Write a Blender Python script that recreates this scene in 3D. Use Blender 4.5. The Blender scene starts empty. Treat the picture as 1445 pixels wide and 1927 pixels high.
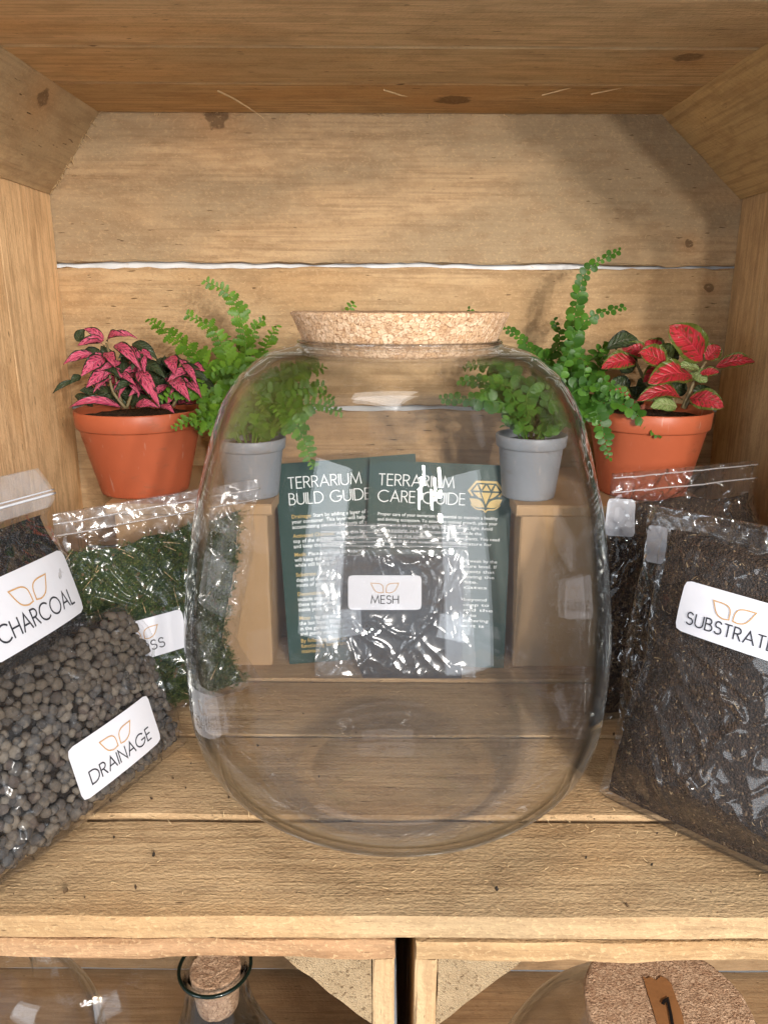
import bpy, bmesh, math, random
from mathutils import Vector, Matrix, noise, Euler
R = random.Random(7)
PI = math.pi
rad = math.radians
scene = bpy.context.scene
COL = scene.collection

# ---------------------------------------------------------------- camera, world, lamps, exposure
H = 0.26                                  # height of the lens above the shelf
FPX, CXP, CYP = 1400.0, 722.5, 963.5      # focal length and centre in photo pixels
CAM = Vector((-0.0086, -1.02 * H, H))
PITCH, ROLL = rad(15.6), rad(-0.25)
cd = bpy.data.cameras.new('camera'); cam = bpy.data.objects.new('camera', cd); COL.objects.link(cam)
cd.sensor_fit = 'HORIZONTAL'; cd.sensor_width = 36; cd.lens = 36 * FPX / 1445
cd.clip_start = 0.01; cd.clip_end = 50
cam.location = CAM
CROT = Euler((PI / 2 - PITCH, 0, 0)).to_matrix() @ Matrix.Rotation(-ROLL, 3, 'Z')
cam.rotation_euler = CROT.to_euler()
scene.camera = cam

w = bpy.data.worlds.new('World'); scene.world = w; w.use_nodes = True
bgn = w.node_tree.nodes['Background']
bgn.inputs[0].default_value = (0.86, 0.93, 1.0, 1); bgn.inputs[1].default_value = 0.38

def area(name, loc, target, sx, sy, power, col):
    d = bpy.data.lights.new(name, 'AREA'); d.shape = 'RECTANGLE' if sx != sy else 'DISK'; d.size = sx
    if sx != sy: d.size_y = sy
    d.energy = power; d.color = col
    o = bpy.data.objects.new(name, d); COL.objects.link(o); o.location = loc
    o.rotation_euler = (Vector(target) - Vector(loc)).to_track_quat('-Z', 'Y').to_euler()
    return o
for dx, dz in ((-0.13, -0.03), (0.0, 0.05), (0.13, -0.02), (0.02, 0.16)):      # a cluster of small track spots
    area('spot_lamp', (0.48 + dx, -1.16, 0.42 + dz), (0, 0.25, 0.2), 0.035, 0.035, 4.1, (1.0, 0.93, 0.84))
for k_ in range(3):                                    # short rows of LED strip, seen as broken lines in the glass
    area('strip_lamp', (0.50, -2.0 - 0.34*k_, 1.02), (0.0, 0.1, 0.15), 0.03, 0.2, 2.6, (1.0, 0.96, 0.91))
    area('strip_lamp', (0.86, -2.0 - 0.34*k_, 1.02), (0.05, 0.1, 0.15), 0.03, 0.2, 2.6, (1.0, 0.96, 0.91))
area('added_fill_lamp', (-0.25, -0.45, 2.2), (0, 0.0, 0.15), 0.9, 0.91, 12, (1.0, 0.97, 0.93))  # soft overhead fill lamp, added to brighten the crate and the bag film
area('window_light', (-1.7, -2.0, 0.45), (0, 0.1, 0.2), 1.0, 1.6, 20, (0.88, 0.94, 1.0))
area('window_light', (1.6, -2.3, 0.30), (0, 0.1, 0.2), 1.2, 1.8, 20, (0.86, 0.93, 1.0))

scene.view_settings.view_transform = 'Standard'; scene.view_settings.look = 'None'
scene.view_settings.exposure = 0.43; scene.view_settings.gamma = 1.0
cy = scene.cycles
cy.max_bounces = 8; cy.diffuse_bounces = 3; cy.glossy_bounces = 3; cy.transmission_bounces = 6
cy.transparent_max_bounces = 40
cy.sample_clamp_indirect = 6.0
cy.caustics_reflective = False; cy.caustics_refractive = False
cy.use_denoising = True
try: cy.denoiser = 'OPENIMAGEDENOISE'
except Exception: pass
cy.use_adaptive_sampling = True; cy.adaptive_threshold = 0.04; cy.adaptive_min_samples = 20

# ---------------------------------------------------------------- measuring helpers
def ray(px, py):
    return CROT @ Vector(((px - CXP) / FPX, (CYP - py) / FPX, -1.0))
def at(px, py, Zh):
    """point at depth Zh (in lens heights in front of the lens) seen at a photo pixel"""
    d = ray(px, py); return CAM + d * (Zh * H / d.y)
def on_floor(px, py, z=0.0):
    d = ray(px, py); return CAM + d * ((z - CAM.z) / d.z)
def Yd(Zh): return Zh * H + CAM.y

# ---------------------------------------------------------------- object helpers
def link(name, me, mat=None, parent=None, smooth=False, kind=None):
    o = bpy.data.objects.new(name, me); COL.objects.link(o)
    if mat is not None and not me.materials: me.materials.append(mat)
    if smooth and len(me.polygons): me.polygons.foreach_set('use_smooth', [True] * len(me.polygons))
    if parent is not None: o.parent = parent
    if kind: o['kind'] = kind
    return o
def mesh(vs, fs, name='mesh', uvs=None):
    me = bpy.data.meshes.new(name); me.from_pydata([tuple(v) for v in vs], [], fs); me.update()
    if uvs is not None:
        l = me.uv_layers.new(name='UVMap')
        vi = [0] * len(me.loops); me.loops.foreach_get('vertex_index', vi)
        flat = []
        for i in vi: flat += uvs[i]
        l.data.foreach_set('uv', flat)
    return me
def thing(name, label, cat, loc=(0, 0, 0), rz=0.0, group=None):
    o = bpy.data.objects.new(name, None); COL.objects.link(o); o.empty_display_size = 0.02
    o.location = loc; o.rotation_euler = (0, 0, rz); o['label'] = label; o['category'] = cat
    if group: o['group'] = group
    return o
def tag(o, label, cat, group=None):
    o['label'] = label; o['category'] = cat
    if group: o['group'] = group
    return o
class MB:
    """collects geometry for ONE mesh object"""
    def __init__(s): s.v = []; s.f = []; s.uv = []
    def add(s, vs, fs, uvs=None):
        n = len(s.v); s.v += [tuple(v) for v in vs]; s.f += [tuple(i + n for i in f) for f in fs]
        if uvs is not None: s.uv += uvs
    def build(s, name, mat, parent=None, smooth=False, kind=None):
        return link(name, mesh(s.v, s.f, name, s.uv if s.uv else None), mat, parent, smooth, kind)
def lathe(profile, n=64, cap0=False, cap1=False):
    vs, fs = [], []
    for (r, z) in profile:
        for k in range(n):
            a = 2 * PI * k / n; vs.append((r * math.cos(a), r * math.sin(a), z))
    for i in range(len(profile) - 1):
        for k in range(n):
            k2 = (k + 1) % n
            fs.append((i * n + k, i * n + k2, (i + 1) * n + k2, (i + 1) * n + k))
    if cap0: fs.append(tuple(range(n - 1, -1, -1)))
    if cap1: fs.append(tuple((len(profile) - 1) * n + k for k in range(n)))
    return vs, fs
def catmull(pts, n):
    """smooth curve through points of any dimension"""
    P = [Vector(p) for p in pts]; P = [P[0] * 2 - P[1]] + P + [P[-1] * 2 - P[-2]]
    out = []; m = len(P) - 3
    for i in range(n + 1):
        t = i / n * m; k = min(int(t), m - 1); u = t - k
        a, b, c, d = P[k:k + 4]
        out.append(0.5 * ((2 * b) + (c - a) * u + (2 * a - 5 * b + 4 * c - d) * u * u + (3 * b - a - 3 * c + d) * u ** 3))
    return out
def tube(pts, radii, n=6):
    vs, fs = [], []
    m = len(pts); ref = Vector((0.3, 0.2, 0.93))
    for i, p in enumerate(pts):
        t = (pts[min(i + 1, m - 1)] - pts[max(i - 1, 0)])
        if t.length < 1e-9: t = Vector((0, 0, 1))
        t.normalize(); a = t.cross(ref)
        if a.length < 1e-3: a = t.cross(Vector((1, 0, 0)))
        a.normalize(); b = t.cross(a)
        r = radii[i] if isinstance(radii, (list, tuple)) else radii
        for k in range(n):
            q = 2 * PI * k / n; vs.append(p + a * (r * math.cos(q)) + b * (r * math.sin(q)))
    for i in range(m - 1):
        for k in range(n):
            k2 = (k + 1) % n; fs.append((i * n + k, i * n + k2, (i + 1) * n + k2, (i + 1) * n + k))
    fs.append(tuple(range(n - 1, -1, -1))); fs.append(tuple((m - 1) * n + k for k in range(n)))
    return vs, fs

# ---------------------------------------------------------------- node helpers
class NT:
    def __init__(s, name):
        s.mat = bpy.data.materials.new(name); s.mat.use_nodes = True
        s.t = s.mat.node_tree; s.t.nodes.clear()
        s.out = s.t.nodes.new('ShaderNodeOutputMaterial')
    def n(s, typ, **kw):
        nd = s.t.nodes.new(typ)
        for k, v in kw.items(): setattr(nd, k, v)
        return nd
    def put(s, sock, val):
        if isinstance(val, bpy.types.NodeSocket): s.t.links.new(val, sock)
        elif val is not None:
            if hasattr(sock.default_value, '__len__') and not hasattr(val, '__len__'):
                sock.default_value = [val] * len(sock.default_value)
            elif hasattr(val, '__len__') and len(val) == 3 and len(sock.default_value) == 4:
                sock.default_value = (*val, 1)
            else: sock.default_value = val
    def m(s, op, a, b=None, c=None, clamp=False):
        nd = s.n('ShaderNodeMath', operation=op, use_clamp=clamp)
        for i, x in enumerate((a, b, c)):
            if x is not None: s.put(nd.inputs[i], x)
        return nd.outputs[0]
    def vm(s, op, a, b=None):
        nd = s.n('ShaderNodeVectorMath', operation=op)
        s.put(nd.inputs[0], a)
        if b is not None: s.put(nd.inputs[1], b)
        return nd.outputs[1] if op in ('LENGTH', 'DISTANCE', 'DOT_PRODUCT') else nd.outputs[0]
    def mix(s, f, a, b, mode='MIX'):
        nd = s.n('ShaderNodeMix', data_type='RGBA', blend_type=mode)
        s.put(nd.inputs[0], f); s.put(nd.inputs[6], a); s.put(nd.inputs[7], b)
        return nd.outputs[2]
    def noise(s, vec, scale=1.0, detail=2.0, rough=0.5, dist=0.0, col=False):
        nd = s.n('ShaderNodeTexNoise'); s.put(nd.inputs['Vector'], vec)
        nd.inputs['Scale'].default_value = scale; nd.inputs['Detail'].default_value = detail
        nd.inputs['Roughness'].default_value = rough; nd.inputs['Distortion'].default_value = dist
        return nd.outputs['Color' if col else 'Fac']
    def vor(s, vec, scale, feature='F1', out='Distance', rnd=1.0):
        nd = s.n('ShaderNodeTexVoronoi', feature=feature); s.put(nd.inputs['Vector'], vec)
        nd.inputs['Scale'].default_value = scale; nd.inputs['Randomness'].default_value = rnd
        return nd.outputs[out]
    def ramp(s, f, lo, hi, a=0.0, b=1.0):
        nd = s.n('ShaderNodeMapRange', interpolation_type='SMOOTHSTEP'); s.put(nd.inputs[0], f)
        for i, v in enumerate((lo, hi, a, b)): s.put(nd.inputs[i + 1], v)
        return nd.outputs[0]
    def attr(s, name, out='Vector', typ='OBJECT'):
        return s.n('ShaderNodeAttribute', attribute_name=name, attribute_type=typ).outputs[out]
    def sep(s, v):
        nd = s.n('ShaderNodeSeparateXYZ'); s.put(nd.inputs[0], v); return nd.outputs
    def comb(s, x, y, z):
        nd = s.n('ShaderNodeCombineXYZ')
        for i, v in enumerate((x, y, z)): s.put(nd.inputs[i], v)
        return nd.outputs[0]
    def bump(s, h, strength=0.5, dist=0.001, normal=None):
        nd = s.n('ShaderNodeBump'); s.put(nd.inputs['Height'], h); s.put(nd.inputs['Strength'], strength)
        nd.inputs['Distance'].default_value = dist
        if normal is not None: s.put(nd.inputs['Normal'], normal)
        return nd.outputs[0]
    def obj(s): return s.n('ShaderNodeTexCoord').outputs['Object']
    def uv(s): return s.n('ShaderNodeTexCoord').outputs['UV']
    def rnd(s): return s.n('ShaderNodeObjectInfo').outputs['Random']
    def facing(s, normal=None):
        nd = s.n('ShaderNodeLayerWeight'); nd.inputs[0].default_value = 0.5
        if normal is not None: s.put(nd.inputs[1], normal)
        return nd.outputs['Facing']
    def principled(s, col, rough=0.5, normal=None, spec=0.5, sss=None, **kw):
        nd = s.n('ShaderNodeBsdfPrincipled')
        s.put(nd.inputs['Base Color'], col); s.put(nd.inputs['Roughness'], rough)
        s.put(nd.inputs['Specular IOR Level'], spec)
        if normal is not None: s.put(nd.inputs['Normal'], normal)
        for k, v in kw.items(): s.put(nd.inputs[k], v)
        s.t.links.new(nd.outputs[0], s.out.inputs[0]); return nd.outputs[0]
    def end(s, sh): s.t.links.new(sh, s.out.inputs[0]); return s.mat
    def mixsh(s, f, a, b):
        nd = s.n('ShaderNodeMixShader'); s.put(nd.inputs[0], f)
        s.t.links.new(a, nd.inputs[1]); s.t.links.new(b, nd.inputs[2]); return nd.outputs[0]

# ---------------------------------------------------------------- materials
def mat_wood():
    t = NT('rough_sawn_pine')
    p0 = t.obj(); r = t.rnd()
    off = t.comb(t.m('MULTIPLY', r, 31.0), t.m('MULTIPLY', r, 47.0), t.m('MULTIPLY', r, 13.0))
    p = t.vm('ADD', p0, off)
    x0, y0, z0 = t.sep(p0)[:3]
    K = None; core = None
    wob = t.m('MULTIPLY', t.m('SUBTRACT', t.noise(p, 170, 1), 0.5), 0.0075)
    for nm in ('knot_a', 'knot_b'):
        kx, ky, kr = t.sep(t.attr(nm))[:3]
        dx = t.m('MULTIPLY', t.m('SUBTRACT', x0, kx), 0.85); dy = t.m('SUBTRACT', y0, ky)
        d = t.m('ADD', t.m('SQRT', t.m('ADD', t.m('MULTIPLY', dx, dx), t.m('MULTIPLY', dy, dy))), wob)
        q = t.m('DIVIDE', d, t.m('ADD', kr, 1e-5))
        g = t.m('EXPONENT', t.m('MULTIPLY', t.m('MULTIPLY', q, q), -0.10))
        g = t.m('MULTIPLY', g, t.m('GREATER_THAN', kr, 0.0005))
        c = t.m('MULTIPLY', t.ramp(q, 0.75, 1.15, 1, 0), t.m('GREATER_THAN', kr, 0.0005))
        ringk = t.m('MULTIPLY', t.ramp(t.m('ABSOLUTE', t.m('SUBTRACT', q, 1.0)), 0.0, 0.28, 1, 0), t.m('GREATER_THAN', kr, 0.0005))
        c = t.m('MULTIPLY', c, t.m('ADD', 0.62, t.m('MULTIPLY', ringk, 0.22)))
        K = g if K is None else t.m('MAXIMUM', K, g)
        core = c if core is None else t.m('MAXIMUM', core, c)
    warp = t.m('SUBTRACT', t.noise(t.vm('MULTIPLY', p, (3.2, 9, 9)), 1, 2, 0.55), 0.5)
    warp2 = t.m('SUBTRACT', t.noise(t.vm('MULTIPLY', p, (14, 60, 60)), 1, 1, 0.6), 0.5)
    rc = t.m('ADD', t.m('ADD', t.sep(p)[1], t.m('MULTIPLY', t.sep(p)[2], 0.7)),
             t.m('ADD', t.m('MULTIPLY', warp, 0.075), t.m('ADD', t.m('MULTIPLY', warp2, 0.004), t.m('MULTIPLY', K, 0.022))))
    saw = t.m('FRACT', t.m('MULTIPLY', rc, 95.0))
    rings = t.m('MULTIPLY', t.ramp(saw, 0.15, 0.9), t.ramp(saw, 1.0, 0.93))
    streak = t.noise(t.vm('MULTIPLY', p, (9, 330, 330)), 1, 2, 0.6)
    fibre = t.noise(t.vm('MULTIPLY', p, (60, 900, 900)), 1, 0)
    patch = t.noise(t.vm('MULTIPLY', p, (4.5, 13, 13)), 1, 2, 0.6)
    patch2 = t.noise(t.vm('MULTIPLY', t.vm('ADD', p, (7.3, 1.1, 3.9)), (6, 16, 16)), 1, 2, 0.62)
    tint = t.attr('tint', 'Color')
    light = (0.585, 0.412, 0.246); mid = (0.465, 0.310, 0.172); dark = (0.275, 0.172, 0.094)
    c = t.mix(t.m('MULTIPLY', rings, t.ramp(patch, 0.3, 0.7, 0.08, 0.6)), light, mid)
    c = t.mix(t.m('MULTIPLY', t.ramp(streak, 0.44, 0.70), 0.5), c, dark)
    c = t.mix(t.m('MULTIPLY', t.ramp(patch2, 0.50, 0.70), 0.6), c, (0.475, 0.288, 0.140))
    c = t.mix(t.m('MULTIPLY', t.ramp(patch, 0.60, 0.40), t.attr('grey', 'Fac')), c, (0.35, 0.268, 0.172))
    c = t.mix(t.m('MULTIPLY', K, 0.45), c, (0.46, 0.24, 0.10))
    c = t.mix(core, c, (0.05, 0.026, 0.014))
    blot = t.noise(t.vm('MULTIPLY', p, (38, 95, 95)), 1, 2, 0.65)
    c = t.mix(t.m('MULTIPLY', t.ramp(blot, 0.44, 0.66), 0.34), c, dark)
    dsh = t.noise(t.vm('MULTIPLY', p, (85, 480, 480)), 1, 1, 0.6)
    c = t.mix(t.m('MULTIPLY', t.ramp(dsh, 0.71, 0.78), t.ramp(patch2, 0.40, 0.55, 0.15, 0.95)), c, (0.09, 0.052, 0.026))
    c = t.mix(1.0, c, tint, 'MULTIPLY')
    fuzz = t.noise(t.vm('MULTIPLY', p, (400, 560, 560)), 1, 2, 0.65, 0.3)
    chat = t.noise(t.vm('MULTIPLY', p, (520, 900, 900)), 1, 0)
    px_, py_, _z = t.sep(p)[:3]
    kerf = t.m('SINE', t.m('ADD', t.m('MULTIPLY', px_, 1250.0), t.m('ADD', t.m('MULTIPLY', py_, 420.0), t.m('MULTIPLY', patch2, 30.0))))
    streak = t.m('ADD', streak, t.m('MULTIPLY', kerf, 0.07))
    hgt = t.m('ADD', t.m('MULTIPLY', streak, 0.55), t.m('MULTIPLY', fibre, 0.35))
    hgt = t.m('ADD', hgt, t.m('MULTIPLY', t.m('ADD', t.m('MULTIPLY', fuzz, 1.15), t.m('MULTIPLY', chat, 0.35)), t.attr('rough', 'Fac')))
    # light and shade of the sawn fuzz painted in: pale fibre tips, dark hollows
    c = t.mix(t.m('MULTIPLY', t.ramp(fuzz, 0.54, 0.68), t.m('MULTIPLY', t.attr('rough', 'Fac'), 0.42)), c, (0.66, 0.455, 0.245))
    c = t.mix(t.m('MULTIPLY', t.ramp(fuzz, 0.42, 0.30), t.m('MULTIPLY', t.attr('rough', 'Fac'), 0.35)), c, dark)
    t.principled(c, 0.8, t.bump(hgt, 0.6, 0.0010), 0.18)
    return t.mat
def mat_endgrain():
    t = NT('sawn_end_grain'); p = t.obj()
    n = t.noise(p, 420, 4, 0.7); n2 = t.noise(p, 60, 3, 0.6); n3 = t.noise(p, 1400, 2)
    c = t.mix(n2, (0.33, 0.22, 0.12), (0.55, 0.40, 0.24)); c = t.mix(t.ramp(n, 0.55, 0.7), c, (0.13, 0.075, 0.035))
    c = t.mix(t.ramp(n3, 0.62, 0.75), c, (0.58, 0.47, 0.33))
    t.principled(c, 0.85, t.bump(t.m('ADD', n, n3), 1.0, 0.0016), 0.15); return t.mat
def mat_cork(name, a, b, dk):
    t = NT(name); p = t.obj()
    v = t.vor(p, 430, out='Color'); vs = t.sep(v)[0]; e = t.vor(p, 430, 'DISTANCE_TO_EDGE'); n = t.noise(p, 900, 3, 0.6); n2 = t.noise(p, 130, 2)
    c = t.mix(vs, a, b); c = t.mix(t.ramp(e, 0.09, 0.0, 0, 0.55), c, dk)
    c = t.mix(t.m('MULTIPLY', t.ramp(n, 0.54, 0.66), 0.8), c, dk); c = t.mix(t.m('MULTIPLY', t.ramp(n2, 0.5, 0.75), 0.35), c, dk)
    t.principled(c, 0.8, t.bump(t.m('ADD', t.m('MULTIPLY', vs, 0.6), n), 0.9, 0.0012), 0.2); return t.mat
def mat_glass(name, edge=(0.20, 0.27, 0.21), f0=0.042, body=0.992):
    t = NT(name)
    fc = t.facing(); f5 = t.m('POWER', fc, 5.0)
    fr = t.m('ADD', f0, t.m('MULTIPLY', f5, 1 - f0))
    tr = t.n('ShaderNodeBsdfTransparent'); t.put(tr.inputs[0], t.mix(t.m('POWER', fc, 13.0), (body, body, body), edge))
    gl = t.n('ShaderNodeBsdfGlossy'); gl.inputs['Roughness'].default_value = 0.012
    rf = t.n('ShaderNodeBsdfRefraction'); rf.inputs['IOR'].default_value = 1.38; rf.inputs['Roughness'].default_value = 0.0
    t.put(rf.inputs[0], tuple(0.84 + 0.16*x for x in (edge[0], edge[1]*1.6, edge[2]*1.2)))
    body_ = t.mixsh(t.ramp(fc, 0.66, 0.88), tr.outputs[0], rf.outputs[0])
    return t.end(t.mixsh(fr, body_, gl.outputs[0]))
def mat_film(name, haze=0.012, scale=34.0, f0=0.095, strength=0.6, dist=0.004, gr=0.06):
    t = NT(name); p = t.obj()
    q = t.vm('ADD', p, t.vm('MULTIPLY', t.vm('SUBTRACT', t.noise(p, 22, 2, col=True), (0.5, 0.5, 0.5)), (0.05, 0.05, 0.05)))
    def ridge(sc, vec):
        return t.m('POWER', t.m('SUBTRACT', 1.0, t.m('MULTIPLY', t.m('ABSOLUTE', t.m('SUBTRACT', t.noise(vec, sc, 1.5, 0.45), 0.5)), 2.0)), 7.0)
    h = t.m('ADD', ridge(scale * 0.55, q), t.m('MULTIPLY', ridge(scale * 1.5, q), 0.42))
    h = t.m('ADD', h, t.m('MULTIPLY', t.noise(p, scale * 0.8, 2), 1.3))
    nb = t.bump(h, strength, dist)
    fc = t.facing(nb); fr = t.m('ADD', f0, t.m('MULTIPLY', t.m('POWER', fc, 4.0), 0.8))
    tr = t.n('ShaderNodeBsdfTransparent'); t.put(tr.inputs[0], (0.965, 0.965, 0.97))
    gl = t.n('ShaderNodeBsdfGlossy'); gl.inputs['Roughness'].default_value = gr; t.put(gl.inputs['Normal'], nb)
    df = t.n('ShaderNodeBsdfDiffuse'); t.put(df.inputs[0], (0.85, 0.85, 0.88))
    a = t.mixsh(haze, tr.outputs[0], df.outputs[0])
    return t.end(t.mixsh(fr, a, gl.outputs[0]))
def mat_plain(name, col, rough=0.5, spec=0.5, var=0.0, sc=60, bump=0.0, bsc=300, **kw):
    t = NT(name); p = t.obj(); c = col
    if var: c = t.mix(t.noise(p, sc, 3), tuple(x * (1 - var) for x in col), tuple(min(1, x * (1 + var)) for x in col))
    nb = t.bump(t.noise(p, bsc, 3), bump, 0.001) if bump else None
    t.principled(c, rough, nb, spec, **kw); return t.mat
def mat_granules(name, a, b, scale, fleck=None, fl=0.8):
    t = NT(name); p = t.obj()
    v = t.vor(p, scale, out='Color'); d = t.vor(p, scale); n = t.noise(p, scale * 0.35, 3)
    c = t.mix(t.sep(v)[0], a, b); c = t.mix(t.ramp(n, 0.4, 0.7), c, a)
    if fleck: c = t.mix(t.m('GREATER_THAN', t.sep(v)[1], fl), c, fleck)
    t.principled(c, 0.8, t.bump(t.m('SUBTRACT', t.m('MULTIPLY', t.sep(v)[2], 0.6), d), 1.0, 0.002), 0.3); return t.mat
def mat_by_random(name, cols, rough=0.8, bump=0.6, sc=500, spec=0.25):
    """colour differs from piece to piece"""
    t = NT(name); p = t.obj(); r = t.rnd()
    c = cols[0]; n = len(cols)
    for i in range(1, n): c = t.mix(t.m('GREATER_THAN', r, i / n), c, cols[i])
    nz = t.noise(p, sc, 4, 0.65); n2 = t.noise(p, sc * 0.25, 2)
    c = t.mix(t.m('MULTIPLY', t.ramp(nz, 0.50, 0.70), 0.6), c, tuple(x * 0.45 for x in cols[0]))
    c = t.mix(t.m('MULTIPLY', t.ramp(n2, 0.48, 0.7), 0.5), c, tuple(min(1, x * 1.35) for x in cols[-1]))
    t.principled(c, rough, t.bump(nz, bump, 0.0006), spec); return t.mat
def mat_island(name, cols, rough=0.75, spec=0.3, trans=0.0):
    """one mesh of many loose pieces, each piece its own colour"""
    t = NT(name); r = t.n('ShaderNodeNewGeometry').outputs['Random Per Island']
    c = cols[0]; n = len(cols)
    for i in range(1, n): c = t.mix(t.m('GREATER_THAN', r, i / n), c, cols[i])
    a = t.principled(c, rough, None, spec)
    if trans:
        tl = t.n('ShaderNodeBsdfTranslucent'); t.put(tl.inputs[0], c)
        return t.end(t.mixsh(trans, a, tl.outputs[0]))
    return t.mat
def mat_leaf(name, fill, fill2, margin, vein, net, under, sc=(8, 4.2), mw=0.76, netw=0.10):
    t = NT(name); uv = t.uv(); u, v = t.sep(uv)[:2]
    av = t.m('ABSOLUTE', t.m('SUBTRACT', t.m('MULTIPLY', v, 2.0), 1.0)); r = t.rnd()
    sk = t.comb(t.m('ADD', t.m('SUBTRACT', u, t.m('MULTIPLY', av, 0.22)), t.m('MULTIPLY', r, 9)), t.m('ADD', v, t.m('MULTIPLY', r, 5)), 0)
    e = t.vor(t.vm('MULTIPLY', sk, (sc[0], sc[1], 1)), 1.0, 'DISTANCE_TO_EDGE')
    n = t.noise(t.vm('MULTIPLY', sk, (4, 4, 1)), 1, 2)
    c = t.mix(t.ramp(n, 0.35, 0.65), fill, fill2)
    dens = t.m('MULTIPLY', t.ramp(av, 0.05, 0.6, 0.5, 1.0), t.ramp(n, 0.25, 0.6, 0.7, 1.0))
    cell = t.ramp(e, netw, netw + 0.14)
    c = t.mix(t.m('MULTIPLY', cell, dens), c, net)
    lat = t.m('ABSOLUTE', t.m('SUBTRACT', t.m('FRACT', t.m('MULTIPLY', t.m('SUBTRACT', u, t.m('MULTIPLY', av, 0.25)), 6.5)), 0.5))
    c = t.mix(t.m('MULTIPLY', t.ramp(lat, 0.07, 0.02), t.ramp(av, 0.85, 0.6)), c, vein)
    c = t.mix(t.ramp(av, 0.07, 0.02), c, vein)
    wv = t.m('MULTIPLY', t.m('SUBTRACT', t.noise(t.vm('MULTIPLY', uv, (16, 2, 1)), 1, 2), 0.5), 0.22)
    c = t.mix(t.ramp(t.m('ADD', av, wv), mw, mw + 0.07), c, margin)
    bf = t.n('ShaderNodeNewGeometry').outputs['Backfacing']
    c = t.mix(bf, c, under)
    hb = t.m('SUBTRACT', t.ramp(lat, 0.0, 0.3), t.m('MULTIPLY', t.ramp(av, 0.1, 0.0), 0.6))
    a = t.principled(c, 0.42, t.bump(t.m('ADD', hb, t.m('MULTIPLY', cell, 0.4)), 0.5, 0.0012), 0.4)
    tl = t.n('ShaderNodeBsdfTranslucent'); t.put(tl.inputs[0], c)
    return t.end(t.mixsh(0.14, a, tl.outputs[0]))
def mat_green(name, a, b, trans=0.25, rough=0.45):
    t = NT(name); r = t.n('ShaderNodeNewGeometry').outputs['Random Per Island']; p = t.obj()
    c = t.mix(r, a, b); c = t.mix(t.m('MULTIPLY', t.noise(p, 160, 2), 0.5), c, tuple(x * 0.6 for x in a))
    s = t.principled(c, rough, t.bump(t.noise(p, 500, 2), 0.3, 0.0008), 0.4)
    tl = t.n('ShaderNodeBsdfTranslucent'); t.put(tl.inputs[0], b)
    return t.end(t.mixsh(trans, s, tl.outputs[0]))

WOOD = mat_wood(); ENDG = mat_endgrain()
CORK = mat_cork('pressed_cork', (0.62, 0.38, 0.21), (0.84, 0.60, 0.40), (0.27, 0.125, 0.055))
CORK_D = mat_cork('reddish_cork', (0.52, 0.31, 0.185), (0.72, 0.48, 0.31), (0.19, 0.09, 0.045))
GLASS = mat_glass('clear_glass'); GLASS_G = mat_glass('green_edged_glass', (0.05, 0.14, 0.10), 0.05, 0.92)
FILM = mat_film('clear_plastic_film'); FILM_THICK = mat_film('milky_zip_film', 0.17, 40, 0.06, 0.3)
FILM_CALM = mat_film('smooth_plastic_film', 0.010, 18, 0.042, 0.4, 0.005, 0.13)
FILM_SHINY = mat_film('crinkled_plastic_film', 0.012, 40, 0.11, 0.9, 0.005)
FILM_ZIP = mat_film('ridged_zip_film', 0.04, 24, 0.05, 0.25, 0.004, 0.12)
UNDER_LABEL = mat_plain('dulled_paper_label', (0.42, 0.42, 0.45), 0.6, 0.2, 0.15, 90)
WHITE_LABEL = mat_plain('white_paper_label', (0.70, 0.70, 0.755), 0.42, 0.4, 0.05, 50, 0.12, 160)
INK = mat_plain('dark_grey_ink', (0.035, 0.035, 0.045), 0.6, 0.2); GOLD_INK = mat_plain('bronze_ink', (0.55, 0.32, 0.14), 0.5, 0.3)
BLACK_INK = mat_plain('black_marker_ink', (0.012, 0.01, 0.01), 0.5, 0.3)
def mat_pot(name, col):
    t = NT(name); p = t.obj()
    c = t.mix(t.noise(p, 30, 3), tuple(x*0.82 for x in col), tuple(x*1.15 for x in col))
    sm = t.m('MULTIPLY', t.ramp(t.noise(t.vm('MULTIPLY', p, (1, 1, 2.2)), 42, 4, 0.65), 0.56, 0.74), 0.4)
    c = t.mix(sm, c, (0.16, 0.10, 0.06)); sc_ = t.ramp(t.noise(t.vm('MULTIPLY', p, (1, 1, 0.15)), 260, 2), 0.66, 0.74)
    c = t.mix(t.m('MULTIPLY', sc_, 0.22), c, (0.6, 0.5, 0.42))
    t.principled(c, t.m('ADD', 0.42, sm), t.bump(t.noise(p, 300, 2), 0.12, 0.0005), 0.35); return t.mat
TERRA = mat_pot('terracotta_plastic', (0.44, 0.105, 0.046)); GREYPOT = mat_pot('grey_plastic', (0.25, 0.265, 0.29))
SOIL = mat_granules('potting_soil', (0.02, 0.012, 0.008), (0.07, 0.04, 0.025), 420)
CARD_GREEN = mat_plain('dark_green_card', (0.009, 0.043, 0.033), 0.42, 0.3)
CARD_EDGE = mat_plain('card_edge', (0.6, 0.62, 0.6), 0.6)
WHITE_INK = mat_plain('white_print', (0.85, 0.87, 0.86), 0.5, 0.3)
GOLD_PRINT = mat_plain('gold_print', (0.62, 0.43, 0.13), 0.45, 0.4)
TAPE = mat_plain('brown_tape', (0.33, 0.145, 0.055), 0.45, 0.4, 0.1, 60, 0.3, 200)
PLASTER = mat_plain('white_plaster', (0.80, 0.80, 0.80), 0.8, 0.2, 0.2, 70)

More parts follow.
